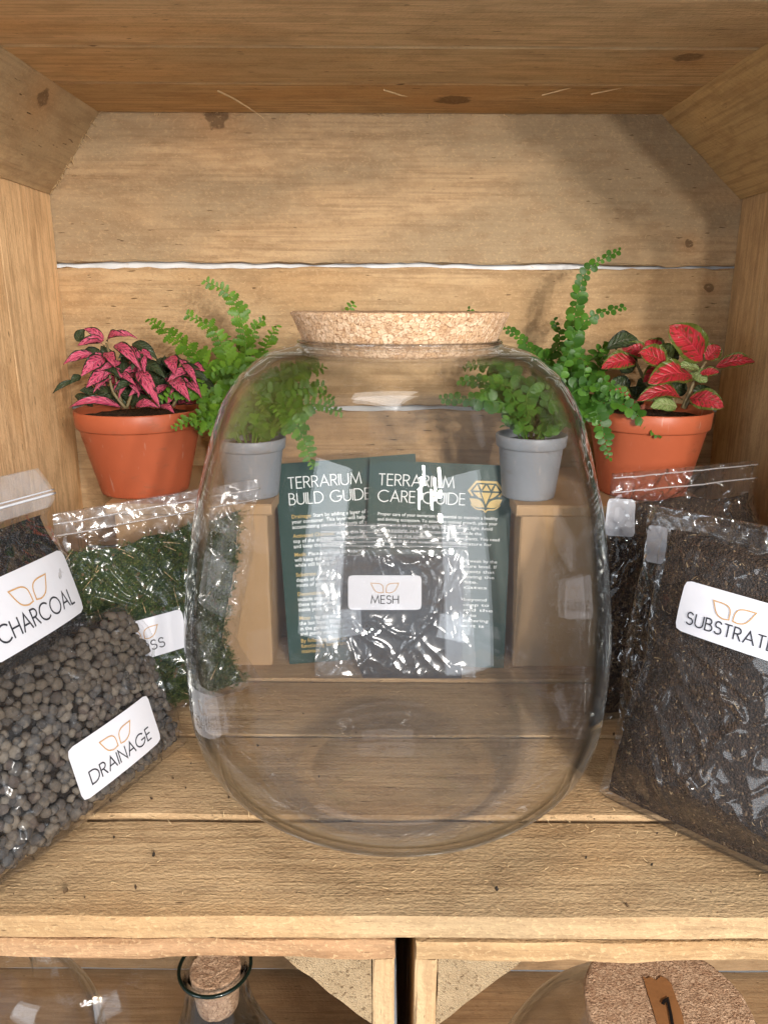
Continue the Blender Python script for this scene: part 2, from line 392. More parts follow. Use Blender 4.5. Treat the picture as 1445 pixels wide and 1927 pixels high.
# ---------------------------------------------------------------- wood pieces
def nz(x, y, z, s): return noise.noise(Vector((x * s, y * s, z * s)))
def plank(L, W, T, seed, seg=28, jit=0.0011, ch=0.0012):
    """a sawn board, length along local X, width along Y, thickness along Z, centred"""
    sec = [(-W/2+ch, -T/2), (W/2-ch, -T/2), (W/2, -T/2+ch), (W/2, T/2-ch), (W/2-ch, T/2), (-W/2+ch, T/2), (-W/2, T/2-ch), (-W/2, -T/2+ch)]
    vs, fs = [], []; n = 8
    for i in range(seg + 1):
        x = -L/2 + L * i / seg
        for k, (y, z) in enumerate(sec):
            j = jit * (1.1 * nz(x, seed * 5.3, y, 11) + nz(x, y * 3, seed * 7.7 + k * 0.13, 45) + 0.7 * nz(x, seed * 3.1, k * 0.9, 150))
            jz = 0.35 * jit * nz(x, y * 2 + seed, seed, 60)
            sy = 1 if y > 0 else -1
            vs.append((x + (0.4 * jit * nz(y, z, seed + i, 200) if i in (0, seg) else 0), y + sy * j, z + jz))
    for i in range(seg):
        for k in range(n):
            k2 = (k + 1) % n; fs.append((i*n+k, i*n+k2, (i+1)*n+k2, (i+1)*n+k))
    fs.append(tuple(range(n - 1, -1, -1))); fs.append(tuple(seg * n + k for k in range(n)))
    return mesh(vs, fs, 'plank')
def wood_props(o, tint=(1, 1, 1), grey=0.3, rough=0.5, ka=(0, 0, 0), kb=(0, 0, 0)):
    o['tint'] = [float(x) for x in tint]; o['grey'] = float(grey); o['rough'] = float(rough)
    o['knot_a'] = [float(x) for x in ka]; o['knot_b'] = [float(x) for x in kb]
    return o
SEED = [0]
def add_plank(parent, L, W, T, M, name='plank', seg=28, jit=0.0011, **kw):
    SEED[0] += 1
    o = link(name, plank(L, W, T, SEED[0] * 1.37, seg, jit), WOOD, parent)
    o.matrix_local = M
    return wood_props(o, **kw)
def M_(loc, xa, ya):
    xa = Vector(xa).normalized(); ya = Vector(ya).normalized(); za = xa.cross(ya)
    m = Matrix((xa, ya, za)).transposed().to_4x4(); m.translation = Vector(loc); return m

XL, XR = CAM.x - 1.015 * H, CAM.x + 1.081 * H     # inner faces of the side walls
YB = Yd(2.44)                                     # face of the back wall
ZT = 1.545 * H                                    # underside of the top boards
XM, WX = (XL + XR) / 2, XR - XL
PT = 0.0116
edges = [Yd(z) for z in (1.02, 1.277, 1.573, 1.847, 2.13, 2.44)]

crate = thing('wooden_crate', 'big open fronted pine crate that holds the glass jar, bags and potted plants', 'crate', (XM, YB / 2, 0))
def local(parent, M):
    return parent.matrix_basis.inverted() @ M
bpy.context.view_layer.update()
# floor boards (two of them notably fuzzy)
for i in range(5):
    y0, y1 = edges[i], edges[i + 1]
    g = 0.0028
    add_plank(crate, WX + 0.03, y1 - y0 - g, PT, local(crate, M_((XM, (y0 + y1) / 2, -PT / 2 + (0.0008 if i in (1, 3) else 0)), (1, 0, 0), (0, 1, 0))),
              seg=44, jit=0.0009, tint=((0.92, 0.88, 0.81), (0.96, 0.92, 0.86), (0.95, 0.93, 0.9), (0.93, 0.9, 0.86), (0.9, 0.88, 0.85))[i], grey=0.45, rough=(1.0, 0.95, 0.8, 0.7, 0.6)[i],
              ka=((-0.33, 0.01, 0.0), (0.19, 0.012, 0.0), (0.06, -0.01, 0.0), (0, 0, 0), (0, 0, 0))[i])
# top boards
for i in range(5):
    y0, y1 = edges[i], edges[i + 1]
    add_plank(crate, WX + 0.03, y1 - y0 - 0.0022, PT, local(crate, M_((XM, (y0 + y1) / 2, ZT + PT / 2), (1, 0, 0), (0, -1, 0))),
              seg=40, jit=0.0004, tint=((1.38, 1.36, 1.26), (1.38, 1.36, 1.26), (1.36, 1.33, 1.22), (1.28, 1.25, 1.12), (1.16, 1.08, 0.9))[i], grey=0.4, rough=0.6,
              ka=((0, 0, 0), (0, 0, 0), (0.24, -0.005, 0.004), (0.17, 0.02, 0.007), (0.04, 0.0, 0.011))[i])
# back boards with pale gaps between them
def zpx(py, Zh=2.44): return at(722, py, Zh).z
zb = [(zpx(206), zpx(495)), (zpx(504), zpx(764)), (zpx(773), zpx(1030)), (zpx(1034), -0.002)]
bk = [dict(tint=(1.0, 0.97, 0.92), grey=0.75, rough=0.8, ka=(at(1296, 456, 2.44).x - XM, 0, 0.0030), kb=(at(408, 222, 2.44).x - XM, 0, 0.0075)),
      dict(tint=(0.98, 0.94, 0.86), grey=0.35, rough=0.8, ka=(at(1337, 537, 2.44).x - XM, 0, 0.0046), kb=(at(300, 600, 2.44).x - XM, 0, 0.0)),
      dict(tint=(1.05, 1.0, 0.92), grey=0.2, rough=0.45), dict(tint=(0.9, 0.86, 0.8), grey=0.3, rough=0.45)]
bk[0]['ka'] = (bk[0]['ka'][0], zpx(456) - sum(zb[0]) / 2, 0.0030); bk[0]['kb'] = (bk[0]['kb'][0], zpx(222) - sum(zb[0]) / 2, 0.0075)
bk[1]['ka'] = (bk[1]['ka'][0], zpx(537) - sum(zb[1]) / 2, 0.0032)
for (z1, z0), kw in zip(zb, bk):
    add_plank(crate, WX + 0.03, z1 - z0, 0.006, local(crate, M_((XM, YB + 0.003, (z0 + z1) / 2), (1, 0, 0), (0, 0, 1))), seg=60, jit=0.0016, **kw)
# side boards, grain upright
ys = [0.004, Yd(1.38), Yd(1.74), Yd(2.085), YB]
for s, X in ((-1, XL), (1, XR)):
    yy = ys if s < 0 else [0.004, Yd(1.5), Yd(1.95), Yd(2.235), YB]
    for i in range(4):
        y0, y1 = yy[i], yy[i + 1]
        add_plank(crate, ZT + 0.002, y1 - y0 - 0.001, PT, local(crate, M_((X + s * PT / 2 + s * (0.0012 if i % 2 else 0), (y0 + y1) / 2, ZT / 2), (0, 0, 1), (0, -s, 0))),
                  seg=36, jit=0.0005, tint=((1.52, 1.42, 1.28) if s < 0 else (1.05, 0.98, 0.84)), grey=0.12, rough=0.6)  # left boards coloured brighter to make up for light they do not get
# triangular corner posts under the top boards
def corner_post(parent, A, B, C, y0, y1, seed, name='corner_post', seg=16, **kw):
    """A at the corner, B along the top, C down the side: (x, z) pairs"""
    vs, fs = [], []
    base = [A, B, C]
    cen = Vector(((A[0]+B[0]+C[0])/3, (y0+y1)/2, (A[1]+B[1]+C[1])/3))
    L = y1 - y0
    # local axes: X along depth, Y along the sloping face, Z out of it
    e = Vector((C[0]-B[0], 0, C[1]-B[1])).normalized(); xa = Vector((0, 1, 0)); za = xa.cross(e)
    m = Matrix((xa, e, za)).transposed().to_4x4(); m.translation = cen; mi = m.inverted()
    sub = 6; ring = []
    for k in range(3):
        p, q = base[k], base[(k+1) % 3]
        for j in range(sub): ring.append((p[0] + (q[0]-p[0])*j/sub, p[1] + (q[1]-p[1])*j/sub))
    n = len(ring)
    for i in range(seg + 1):
        y = y0 + L * i / seg
        for (x, z) in ring:
            a = 0.0011
            vs.append(mi @ Vector((x + a*nz(x, y, z + seed, 90), y + (a*1.2*nz(x, z, seed, 140) if i in (0, seg) else 0), z + a*nz(z, y, x + seed*2, 90))))
    for i in range(seg):
        for k in range(n):
            k2 = (k+1) % n; fs.append((i*n+k, i*n+k2, (i+1)*n+k2, (i+1)*n+k))
    nside = len(fs)
    fs.append(tuple(range(n-1, -1, -1))); fs.append(tuple(seg*n+k for k in range(n)))
    me = mesh(vs, fs); me.materials.append(WOOD); me.materials.append(ENDG)
    for q in range(nside, nside + 2): me.polygons[q].material_index = 1
    o = link(name, me, None, parent); o.matrix_local = local(parent, m)
    bm = bmesh.new(); bm.from_mesh(me); bmesh.ops.recalc_face_normals(bm, faces=bm.faces); bm.to_mesh(me); bm.free()
    return wood_props(o, **kw)
pl = at(187, 217, 2.44); pl2 = at(100, 366, 2.44); pr = at(1245, 213, 2.44); pr2 = at(1391, 375, 2.44)
corner_post(crate, (XL, ZT), (pl.x, ZT), (XL, pl2.z), 0.002, YB - 0.0005, 3, tint=(1.06, 1.02, 0.92), grey=0.6, rough=0.6, ka=(0.10, -0.02, 0.006))
corner_post(crate, (XR, ZT), (pr.x, ZT), (XR, pr2.z), 0.002, YB - 0.0005, 5, tint=(1.08, 1.02, 0.78), grey=0.3, rough=0.35)
# frayed fibres along the sawn edges
sp = MB()
def fibre(p, d, L, w=0.00035):
    p = Vector(p); d = Vector(d).normalized(); b = d.cross(Vector((R.uniform(-1, 1), R.uniform(-1, 1), R.uniform(-1, 1)))).normalized()
    pts = [p + d * (L * t) + b * (L * 0.25 * t * t) for t in (0, 0.35, 0.7, 1.0)]
    sp.add(*tube(pts, [w, w * 0.9, w * 0.7, w * 0.2], 4))
for i in range(60):
    t = R.random(); fibre(Vector((pl.x, 0, ZT)).lerp(Vector((XL, 0, pl2.z)), t) + Vector((0, YB - 0.001 - R.random() * 0.003, 0)), (R.uniform(-1, 1), -R.random() * 0.5, R.uniform(-1, 0.3)), R.uniform(0.002, 0.006))
for i in range(26):
    fibre((R.uniform(pl.x, pr.x), YB - R.uniform(0.0005, 0.003), ZT - 0.0005), (R.uniform(-1, 1), -0.6, -R.random()), R.uniform(0.002, 0.007), 0.0003)
for (a, b) in (((410, 170), (482, 200)), ((722, 168), (800, 204)), ((1020, 178), (1090, 162)), ((1112, 176), (1180, 163))):
    p, q = on_floor(*a, ZT - 0.0008), on_floor(*b, ZT - 0.0016)
    fibre(p, q - p, (q - p).length, 0.0006)
for i in range(90):
    yk = edges[R.choice((1, 2, 3))]; fibre((R.uniform(XL + .05, XR - .05), yk + R.uniform(-.002, .002), 0.0003), (R.uniform(-1, 1), R.uniform(-.4, .4), R.uniform(0, .5)), R.uniform(0.001, 0.004), 0.00025)
for i in range(230):
    fibre((R.uniform(XL + .02, XR - .02), R.uniform(0.004, 0.2), 0.0004), (R.uniform(-1, 1), R.uniform(-.3, .3), R.uniform(0.02, .35)), R.uniform(0.001, 0.0032), 0.0002)
for i in range(150):
    fibre((R.uniform(XL + .02, XR - .02), YB - 0.0004, R.uniform(0.2, ZT - 0.01)), (R.uniform(-1, 1), R.uniform(-.3, 0), R.uniform(-.5, .5)), R.uniform(0.001, 0.0035), 0.0002)
SPL = mat_plain('pale_wood_fibre', (0.62, 0.44, 0.24), 0.8, 0.2, 0.3, 200)
sp2 = sp.build('wood_fibres', SPL, None, False, 'stuff'); tag(sp2, 'pale frayed wood fibres along the sawn edges of the crate', 'wood fibres')

# white wall behind
wl = link('wall', mesh([(-1.2, YB + 0.0085, -0.6), (1.2, YB + 0.0085, -0.6), (1.2, YB + 0.0085, 1.1), (-1.2, YB + 0.0085, 1.1)], [(0, 1, 2, 3)]), PLASTER, None, False, 'structure')
wl['label'] = 'white wall showing through the gaps between the crate boards'
# ---------------------------------------------------------------- lower crates
def small_crate(label, x0, x1, zt, front_tint, seed):
    """open fronted crate; x0..x1 outside, zt top surface"""
    T = 0.0098; yb = YB; zb_ = zt - 0.42
    c = thing('wooden_crate', label, 'crate', ((x0 + x1) / 2, 0.15, zb_), 0, 'crates stacked under the big crate')
    xm = (x0 + x1) / 2; W = x1 - x0
    e = [0.0, 0.085, 0.17, 0.26, yb]
    for i in range(4):
        add_plank(c, W, e[i+1] - e[i] - 0.002, T, local(c, M_((xm, (e[i]+e[i+1])/2, zt - T/2), (1, 0, 0), (0, 1, 0))), seg=40, jit=0.0016 if i == 0 else 0.0008, tint=front_tint, grey=0.25, rough=1.0)
        add_plank(c, W, e[i+1] - e[i] - 0.004, T, local(c, M_((xm, (e[i]+e[i+1])/2, zb_ + T/2), (1, 0, 0), (0, 1, 0))), seg=12, tint=(0.95, 0.9, 0.85), grey=0.4)
    for k in range(4):
        h_ = (0.42 - 2*T - 0.01) / 4
        add_plank(c, W, h_ - 0.004, T, local(c, M_((xm, yb - T/2, zb_ + T + 0.005 + h_*(k+0.5)), (1, 0, 0), (0, 0, 1))), seg=12, grey=0.4, tint=(0.95, 0.9, 0.85))
    for s, X in ((1, x0 + T/2), (-1, x1 - T/2)):
        for i in range(4):
            add_plank(c, 0.42 - 2*T - 0.0008, e[i+1] - e[i] - 0.003 - (T if i == 3 else 0), T, local(c, M_((X, (e[i]+e[i+1])/2 - (T/2 if i == 3 else 0), zt - 0.21), (0, 0, 1), (0, s, 0))), seg=24, grey=0.2, rough=0.8, tint=(1.05, 1.0, 0.92))
    q = 0.0405
    for s, X in ((1, x0 + T + 0.0004), (-1, x1 - T - 0.0004)):
        corner_post(c, (X, zt - T - 0.0004), (X + s*q, zt - T - 0.0004), (X, zt - T - q), 0.0035, yb - T - 0.002, seed + X, tint=(1.05, 1.0, 0.95), grey=0.5, rough=0.9)
    return c
XG1, XG2 = CAM.x + 0.0215 * H, CAM.x + 0.0575 * H
ZL = -PT - 0.0008
small_crate('pine crate under the shelf on the bottle side, with a corked bottle inside', XG1 - 0.55, XG1, ZL, (0.80, 0.67, 0.60), 11)
small_crate('pine crate under the shelf holding the cork-topped jar taped 1', XG2, XG2 + 0.55, ZL - 0.0006, (0.84, 0.76, 0.65), 13)

# ---------------------------------------------------------------- strokes: capital letters of even line
def arc(cx, cyy, rx, ry, a0, a1, n=14):
    return [(cx + rx*math.cos(rad(a0 + (a1-a0)*i/n)), cyy + ry*math.sin(rad(a0 + (a1-a0)*i/n))) for i in range(n+1)]
GL = {
 'A': (0.74, [[(0, 0), (0.37, 1), (0.74, 0)], [(0.13, 0.35), (0.61, 0.35)]]),
 'B': (0.52, [[(0.2, 1), (0, 1), (0, 0), (0.25, 0)] + arc(0.25, 0.27, 0.27, 0.27, -90, 90) + [(0, 0.54)], [(0.2, 0.54)] + arc(0.2, 0.77, 0.23, 0.23, -90, 90) + [(0, 1)]]),
 'C': (0.86, [arc(0.5, 0.5, 0.5, 0.5, 46, 314, 26)]),
 'D': (0.76, [[(0, 0), (0, 1), (0.26, 1)] + arc(0.26, 0.5, 0.5, 0.5, 90, -90, 20) + [(0, 0)]]),
 'E': (0.45, [[(0.45, 1), (0, 1), (0, 0), (0.45, 0)], [(0, 0.53), (0.43, 0.53)]]),
 'G': (1.0, [arc(0.5, 0.5, 0.5, 0.5, 46, 352, 28) + [(1.0, 0.46), (0.58, 0.46)]]),
 'H': (0.62, [[(0, 0), (0, 1)], [(0.62, 0), (0.62, 1)], [(0, 0.53), (0.62, 0.53)]]),
 'I': (0.0, [[(0, 0), (0, 1)]]),
 'L': (0.40, [[(0, 1), (0, 0), (0.40, 0)]]),
 'M': (0.88, [[(0, 0), (0.12, 1), (0.44, 0.12), (0.76, 1), (0.88, 0)]]),
 'N': (0.66, [[(0, 0), (0, 1), (0.66, 0), (0.66, 1)]]),
 'O': (1.0, [arc(0.5, 0.5, 0.5, 0.5, 90, 450, 30)]),
 'R': (0.5, [[(0, 0), (0, 1), (0.22, 1)] + arc(0.22, 0.755, 0.245, 0.245, 90, -90) + [(0, 0.51)], [(0.22, 0.51), (0.5, 0)]]),
 'S': (0.5, [arc(0.25, 0.75, 0.22, 0.25, 25, 235, 14) + arc(0.24, 0.27, 0.25, 0.27, 62, -150, 16)]),
 'T': (0.52, [[(0, 1), (0.52, 1)], [(0.26, 1), (0.26, 0)]]),
 'U': (0.62, [[(0, 1), (0, 0.31)] + arc(0.31, 0.31, 0.31, 0.31, 180, 360) + [(0.62, 1)]]),
 '1': (0.3, [[(0, 0.86), (0.16, 1.0), (0.2, 0.95), (0.32, 0)]]),
 ' ': (0.3, []),
}
def ribbon(pts, wd):
    """flat band of width wd along a 2D polyline, mitred"""
    P = [Vector(p) for p in pts]; n = len(P); vs, fs = [], []
    closed = (P[0] - P[-1]).length < 1e-6
    for i in range(n):
        if closed: a, b = P[(i-1) % (n-1)] if i in (0, n-1) else P[i-1], P[1] if i in (0, n-1) else P[i+1]
        else: a, b = P[max(i-1, 0)], P[min(i+1, n-1)]
        d1 = (P[i]-a); d2 = (b-P[i])
        if d1.length < 1e-9: d1 = d2
        if d2.length < 1e-9: d2 = d1
        d1 = d1.normalized(); d2 = d2.normalized(); n1 = Vector((-d1.y, d1.x)); n2 = Vector((-d2.y, d2.x))
        m = n1 + n2
        if m.length < 1e-4: m = n1
        m.normalize(); k = min(1.0 / max(m.dot(n1), 0.3), 2.6)
        e = Vector((0, 0))
        if not closed and i == 0: e = -d2 * wd * 0.1
        if not closed and i == n-1: e = d1 * wd * 0.1
        vs += [P[i] + m*(wd/2*k) + e, P[i] - m*(wd/2*k) + e]
    for i in range(n-1): fs.append((2*i, 2*i+1, 2*i+3, 2*i+2))
    return vs, fs
def caps(text, x, y, hgt, thick, gap=0.17, width=None, align='left'):
    """list of ribbons for a line of capitals; baseline at y"""
    tot = sum(GL[c][0] + gap for c in text) - gap
    sx = 1.0
    if width: sx = width / (tot * hgt)
    if align == 'centre': x = x - tot*hgt*sx/2
    out = []
    for c in text:
        wd, st = GL[c]
        for s in st: out.append(ribbon([(x + px*hgt*sx, y + py*hgt) for px, py in s], thick))
        x += (wd + gap) * hgt * sx
    return out
def leaf_logo(cx, cyy, wd, thick):
    out = []
    for s in (-1, 1):
        b = (cx + s*wd*0.045, cyy - wd*0.16); tip = (cx + s*wd*0.5, cyy + wd*0.17)
        up = catmull([b, (cx + s*wd*0.07, cyy + wd*0.06), (cx + s*wd*0.20, cyy + wd*0.155), tip], 12)
        lo = catmull([tip, (cx + s*wd*0.36, cyy - wd*0.09), (cx + s*wd*0.2, cyy - wd*0.175), b], 12)
        pts = [tuple(p) for p in up] + [tuple(p) for p in lo[1:]]
        pts[-1] = pts[0]
        out.append(ribbon(pts, thick))
    return out
def mapped(rb, f, name, mat, parent, split=0):
    b = MB()
    for vs, fs in rb: b.add([f(v[0], v[1]) for v in vs], fs)
    return b.build(name, mat, parent)
def rounded_rect(wd, hg, r, n=6):
    out = []
    for cx, cyy, a in ((wd/2-r, hg/2-r, 0), (-wd/2+r, hg/2-r, 90), (-wd/2+r, -hg/2+r, 180), (wd/2-r, -hg/2+r, 270)):
        out += arc(cx, cyy, r, r, a, a+90, n)
    return out

# ---------------------------------------------------------------- bags
class Pouch:
    def __init__(s, O, U, lean, left, right, tf, tb, rows=None, rot=0.0, dv=None, amp=0.0012, seed=0, sq=2.4):
        s.O = Vector(O); U = Vector((U[0], U[1], 0)).normalized()
        Nh = Vector((U.y, -U.x, 0)); Z = Vector((0, 0, 1))
        V = Z*math.cos(lean) - Nh*math.sin(lean); N = Nh*math.cos(lean) + Z*math.sin(lean)
        if rot: U, V = U*math.cos(rot) + V*math.sin(rot), V*math.cos(rot) - U*math.sin(rot)
        s.U, s.V, s.N = U, V, N; s.tf, s.tb, s.amp, s.seed, s.sq = tf, tb, amp, seed, sq
        cv = lambda p: p[1:] if p[0] == 'uv' else s.px(*p)
        s.L = sorted([tuple(cv(p)) for p in left], key=lambda p: p[1]); s.Rr = sorted([tuple(cv(p)) for p in right], key=lambda p: p[1])
        s.v0 = max(s.L[0][1], s.Rr[0][1]); s.v1 = min(s.L[-1][1], s.Rr[-1][1])
        s.rows = rows or [(0, 0.55, 0.55), (0.12, 1, 1), (0.7, 0.85, 0.85), (0.86, 0.12, 0.12), (1, 0.05, 0.05)]
        s.dv = dv or (lambda a, b: 0.0); s.flat = None; s.creases = []
    def crease(s, *lines, amp=0.0018, w=0.0017):
        for ln in lines:
            q = catmull([(*s.px(*p), 0) for p in ln], 16); s.creases.append(([(v.x, v.y) for v in q], min(v.x for v in q)-0.006, max(v.x for v in q)+0.006, min(v.y for v in q)-0.006, max(v.y for v in q)+0.006, amp, w))
        return s
    def crease_h(s, u, v):
        h = 0.0
        for pts, a0, a1, b0, b1, amp, w in s.creases:
            if a0 < u < a1 and b0 < v < b1:
                dm = 1.0; n = len(pts)
                for i in range(n-1):
                    ax, ay = pts[i]; bx, by = pts[i+1]; dx, dy = bx-ax, by-ay; l2 = dx*dx+dy*dy+1e-14
                    t = max(0.0, min(1.0, ((u-ax)*dx+(v-ay)*dy)/l2)); d2 = (u-ax-dx*t)**2+(v-ay-dy*t)**2
                    if d2 < dm: dm = d2; tt = (i+t)/(n-1)
                if dm < 1: h = max(h, amp*math.exp(-dm/(w*w))*(1-(2*tt-1)**4))
        return h
    def px(s, x, y, off=0.4):
        d = ray(x, y); o = s.O + s.N*(s.tf*off)
        p = CAM + d * ((o - CAM).dot(s.N) / d.dot(s.N)) - o
        return p.dot(s.U), p.dot(s.V)
    @staticmethod
    def interp(tab, v):
        if v <= tab[0][1]: return tab[0][0]
        for a, b in zip(tab, tab[1:]):
            if v <= b[1]:
                t = (v - a[1]) / max(b[1] - a[1], 1e-9); return a[0] + (b[0] - a[0])*t
        return tab[-1][0]
    def th(s, t, side):
        k = 1 if side > 0 else 2
        for a, b in zip(s.rows, s.rows[1:]):
            if t <= b[0]:
                u = (t - a[0]) / max(b[0] - a[0], 1e-9); u = u*u*(3-2*u); return a[k] + (b[k] - a[k])*u
        return s.rows[-1][k]
    def surf(s, a, t, side=1, inset=0.0, wr=True):
        v = s.v0 + (s.v1 - s.v0)*t
        uL, uR = s.interp(s.L, v), s.interp(s.Rr, v)
        u = uL + (uR - uL)*a
        g = max(0.0, 1 - abs(2*a - 1)**s.sq)**0.62
        T = (s.tf if side > 0 else s.tb) * s.th(t, side) * g
        p = s.O + s.U*u + s.V*(v + s.dv(a, t)) + s.N*(side*(T - inset*(1 if T > inset else T/max(inset, 1e-9))))
        if wr:
            fl = 1.0
            if s.flat and side > 0:
                fu, fv, hw, hh = s.flat; dd = max(abs(u-fu)/hw, abs(v-fv)/hh); fl = min(1.0, max(0.2, (dd-0.9)*2.2))
            q = Vector((u*30 + s.seed, v*30, side*3.0))
            n = noise.noise(q) * 0.9
            q2 = Vector((u*55 + v*38 + s.seed*2, v*22 - u*20, side*2.0)); r1 = (1 - abs(noise.noise(q2)))**5
            q3 = Vector((u*70 - v*60 + s.seed*3, v*26 + u*16, side)); r2 = (1 - abs(noise.noise(q3)))**6
            p = p + s.N*(side*s.amp*fl*(n + 1.1*r1 + 0.8*r2 + 0.15))
            if s.creases and side > 0: p = p + s.N*s.crease_h(u, v)*fl
            e = (1 - g)
            if e > 0.3: p = p + s.U*(s.amp*1.6*noise.noise(Vector((v*60, a*2, s.seed + 5)))) + s.N*(s.amp*2.2*noise.noise(Vector((v*45, a*2, s.seed + 9))))
        return p
    def at_uv(s, u, v, off=0.0):
        t = (v - s.v0) / (s.v1 - s.v0); uL, uR = s.interp(s.L, v), s.interp(s.Rr, v)
        return s.surf((u - uL)/(uR - uL), t, 1, -off, False)
    def shell(s, name, mat, parent, na=64, nt=80, inset=0.0, a0=0.0, a1=1.0, t0=0.0, t1=1.0, wr=True, disp=0, dsc=200, kind=None, top=None):
        vs, fs = [], []
        for side in (1, -1):
            b = len(vs)
            for j in range(nt+1):
                for i in range(na+1):
                    a = a0 + (a1-a0)*i/na; tt = t1 if top is None else top(a)
                    p = s.surf(a, t0 + (tt-t0)*j/nt, side, inset, wr)
                    if disp and 0 < i < na: p = p + s.N*(side*disp*noise.noise(p*dsc))
                    vs.append(p)
            for j in range(nt):
                for i in range(na):
                    q = b + j*(na+1) + i; f = (q, q+1, q+na+2, q+na+1)
                    fs.append(f if side > 0 else f[::-1])
        n = (nt+1)*(na+1)
        for j in (0, nt):
            for i in range(na):
                q = j*(na+1)+i; f = (q, q+n, q+n+1, q+1); fs.append(f if j == 0 else f[::-1])
        if kind == 'core' or a0 > 0:
            for j in range(nt):
                q = j*(na+1); fs.append((q, q+na+1, q+na+1+n, q+n)); q += na; fs.append((q, q+n, q+na+1+n, q+na+1))
        return link(name, mesh(vs, fs), mat, parent, True)
    def front(s, a, t, off):           # a point just under the film on the front, and its outward normal
        p = s.surf(a, t, 1, off, False); e = 0.004
        q = s.surf(min(a+e, 1), t, 1, off, False) - p; r = s.surf(a, min(t+e, 1), 1, off, False) - p
        nn = q.cross(r); return p, (nn.normalized() if nn.length > 1e-12 else s.N)

def bag_label(pouch, parent, cxy, hg, text, rot=0.0, tw=1.5, cap=0.235, asp=2.1, name='label', off=0.0013, uv=None, bend=None, lmat=None):
    u0, v0 = uv if uv else pouch.px(*cxy)
    if text: pouch.flat = (u0, v0, asp*hg*0.58, asp*hg*0.40 if abs(rot) > 0.2 else hg*0.62)
    ca, sa = math.cos(rot), math.sin(rot)
    def f(o):
        def g(x, y):
            u, v = u0 + ca*x - sa*y, v0 + sa*x + ca*y
            return pouch.at_uv(u, v, o)
        return g
    W = asp*hg; b = MB(); out = rounded_rect(W, hg, hg*0.11)
    nx, ny = 16, 8
    g0 = f(off); g1 = f(off + 0.00012)
    # grid clipped to the rounded outline
    def clampp(x, y):
        r = hg*0.11; cx = max(-W/2+r, min(W/2-r, x)); cy_ = max(-hg/2+r, min(hg/2-r, y)); d = Vector((x-cx, y-cy_))
        if d.length > r: d = d.normalized()*r
        return (cx+d.x, cy_+d.y)
    top, bot = [], []
    for j in range(ny+1):
        for i in range(nx+1):
            p = clampp(-W/2 + W*i/nx, -hg/2 + hg*j/ny); top.append(g1(*p)); bot.append(g0(*p))
    fs = []
    for j in range(ny):
        for i in range(nx):
            q = j*(nx+1)+i; fs.append((q, q+1, q+nx+2, q+nx+1))
    n = len(top); fs += [tuple(i+n for i in f_[::-1]) for f_ in fs]
    b.add(top + bot, fs)
    ring = [i for i in range(nx)] + [j*(nx+1)+nx for j in range(ny)] + [ny*(nx+1)+nx-i for i in range(nx)] + [(ny-j)*(nx+1) for j in range(ny)]
    m = len(ring); b.add([top[i] for i in ring] + [bot[i] for i in ring], [(i, i+m, (i+1) % m + m, (i+1) % m) for i in range(m)])
    lab = b.build(name, lmat or WHITE_LABEL, parent, True)
    gi = f(off + 0.0005)
    if text:
        mapped(caps(text, 0, -hg*0.31, hg*cap, hg*0.026, 0.19, hg*tw, 'centre'), gi, 'lettering', INK, lab)
        mapped(leaf_logo(0, hg*0.14, hg*0.80, hg*0.021), gi, 'leaf_emblem', GOLD_INK, lab)
    return lab
def scatter(pouch, n, off, make, a0=0.03, a1=0.97, t0=0.02, t1=0.8, seed=1, top=None):
    r = random.Random(seed)
    for _ in range(n):
        a = r.uniform(a0, a1); t = r.uniform(t0, (top(a) if top else t1)); p, nn = pouch.front(a, t, off)
        make(p, nn, r)
def chip(b, p, nn, r, sz, flat=0.6):
    """a small angular crumb"""
    vs = []
    M = Euler((r.uniform(0, 6), r.uniform(0, 6), r.uniform(0, 6))).to_matrix()
    for v in ((1, 0, 0), (-1, 0, 0), (0, 1, 0), (0, -1, 0), (0, 0, 1), (0, 0, -1)):
        vs.append(p + M @ (Vector(v) * sz * r.uniform(0.6, 1.2) * (flat if v[2] else 1)))
    b.add(vs, [(0,2,4),(2,1,4),(1,3,4),(3,0,4),(2,0,5),(1,2,5),(3,1,5),(0,3,5)])

# --- drainage bag: clay pebbles, standing by the left wall
fr = on_floor(368, 1405); fl = on_floor(0, 1690)
Ud = (fr - fl).normalized()
drain = thing('drainage_bag', 'clear zip bag of round brown clay pebbles labelled DRAINAGE, standing under the CHARCOAL bag', 'plastic bag', fr)
bpy.context.view_layer.update()
MI = lambda t: None
pd = Pouch(fr + Vector((-0.012, 0, 0.0)), Ud, rad(14), [('uv', -0.168, 0.0), ('uv', -0.168, 0.12)], [(370, 1404), (364, 1385), (348, 1345), (328, 1300), (312, 1252), (298, 1207), (278, 1168), (240, 1136)],
           0.016, 0.02, [(0, 0.35, 0.2), (0.14, 1, 1), (0.75, 0.95, 0.9), (0.92, 0.6, 0.5), (1, 0.2, 0.2)], seed=2.3, amp=0.0016)
def adopt(o, t):
    """hang a part built in world space on its thing"""
    o.parent = t; o.matrix_parent_inverse = Matrix.Translation(t.location).inverted(); return o
def hang(t, *objs):
    for o in objs: adopt(o, t)
PEB = mat_by_random('fired_clay', [(0.080, 0.068, 0.060), (0.058, 0.053, 0.051), (0.108, 0.090, 0.074), (0.074, 0.069, 0.066), (0.080, 0.061, 0.052), (0.16, 0.135, 0.108)], 0.85, 1.0, 2.6)
CORE = mat_plain('pebble_gap_shade', (0.016, 0.012, 0.010), 0.9, 0.1, 0.4, 200)  # near-black core: shade between the pebbles put into its colour
hang(drain, pd.shell('pebble_core', CORE, None, 40, 40, 0.0065, 0.04, 0.96, 0.03, 0.96, False))
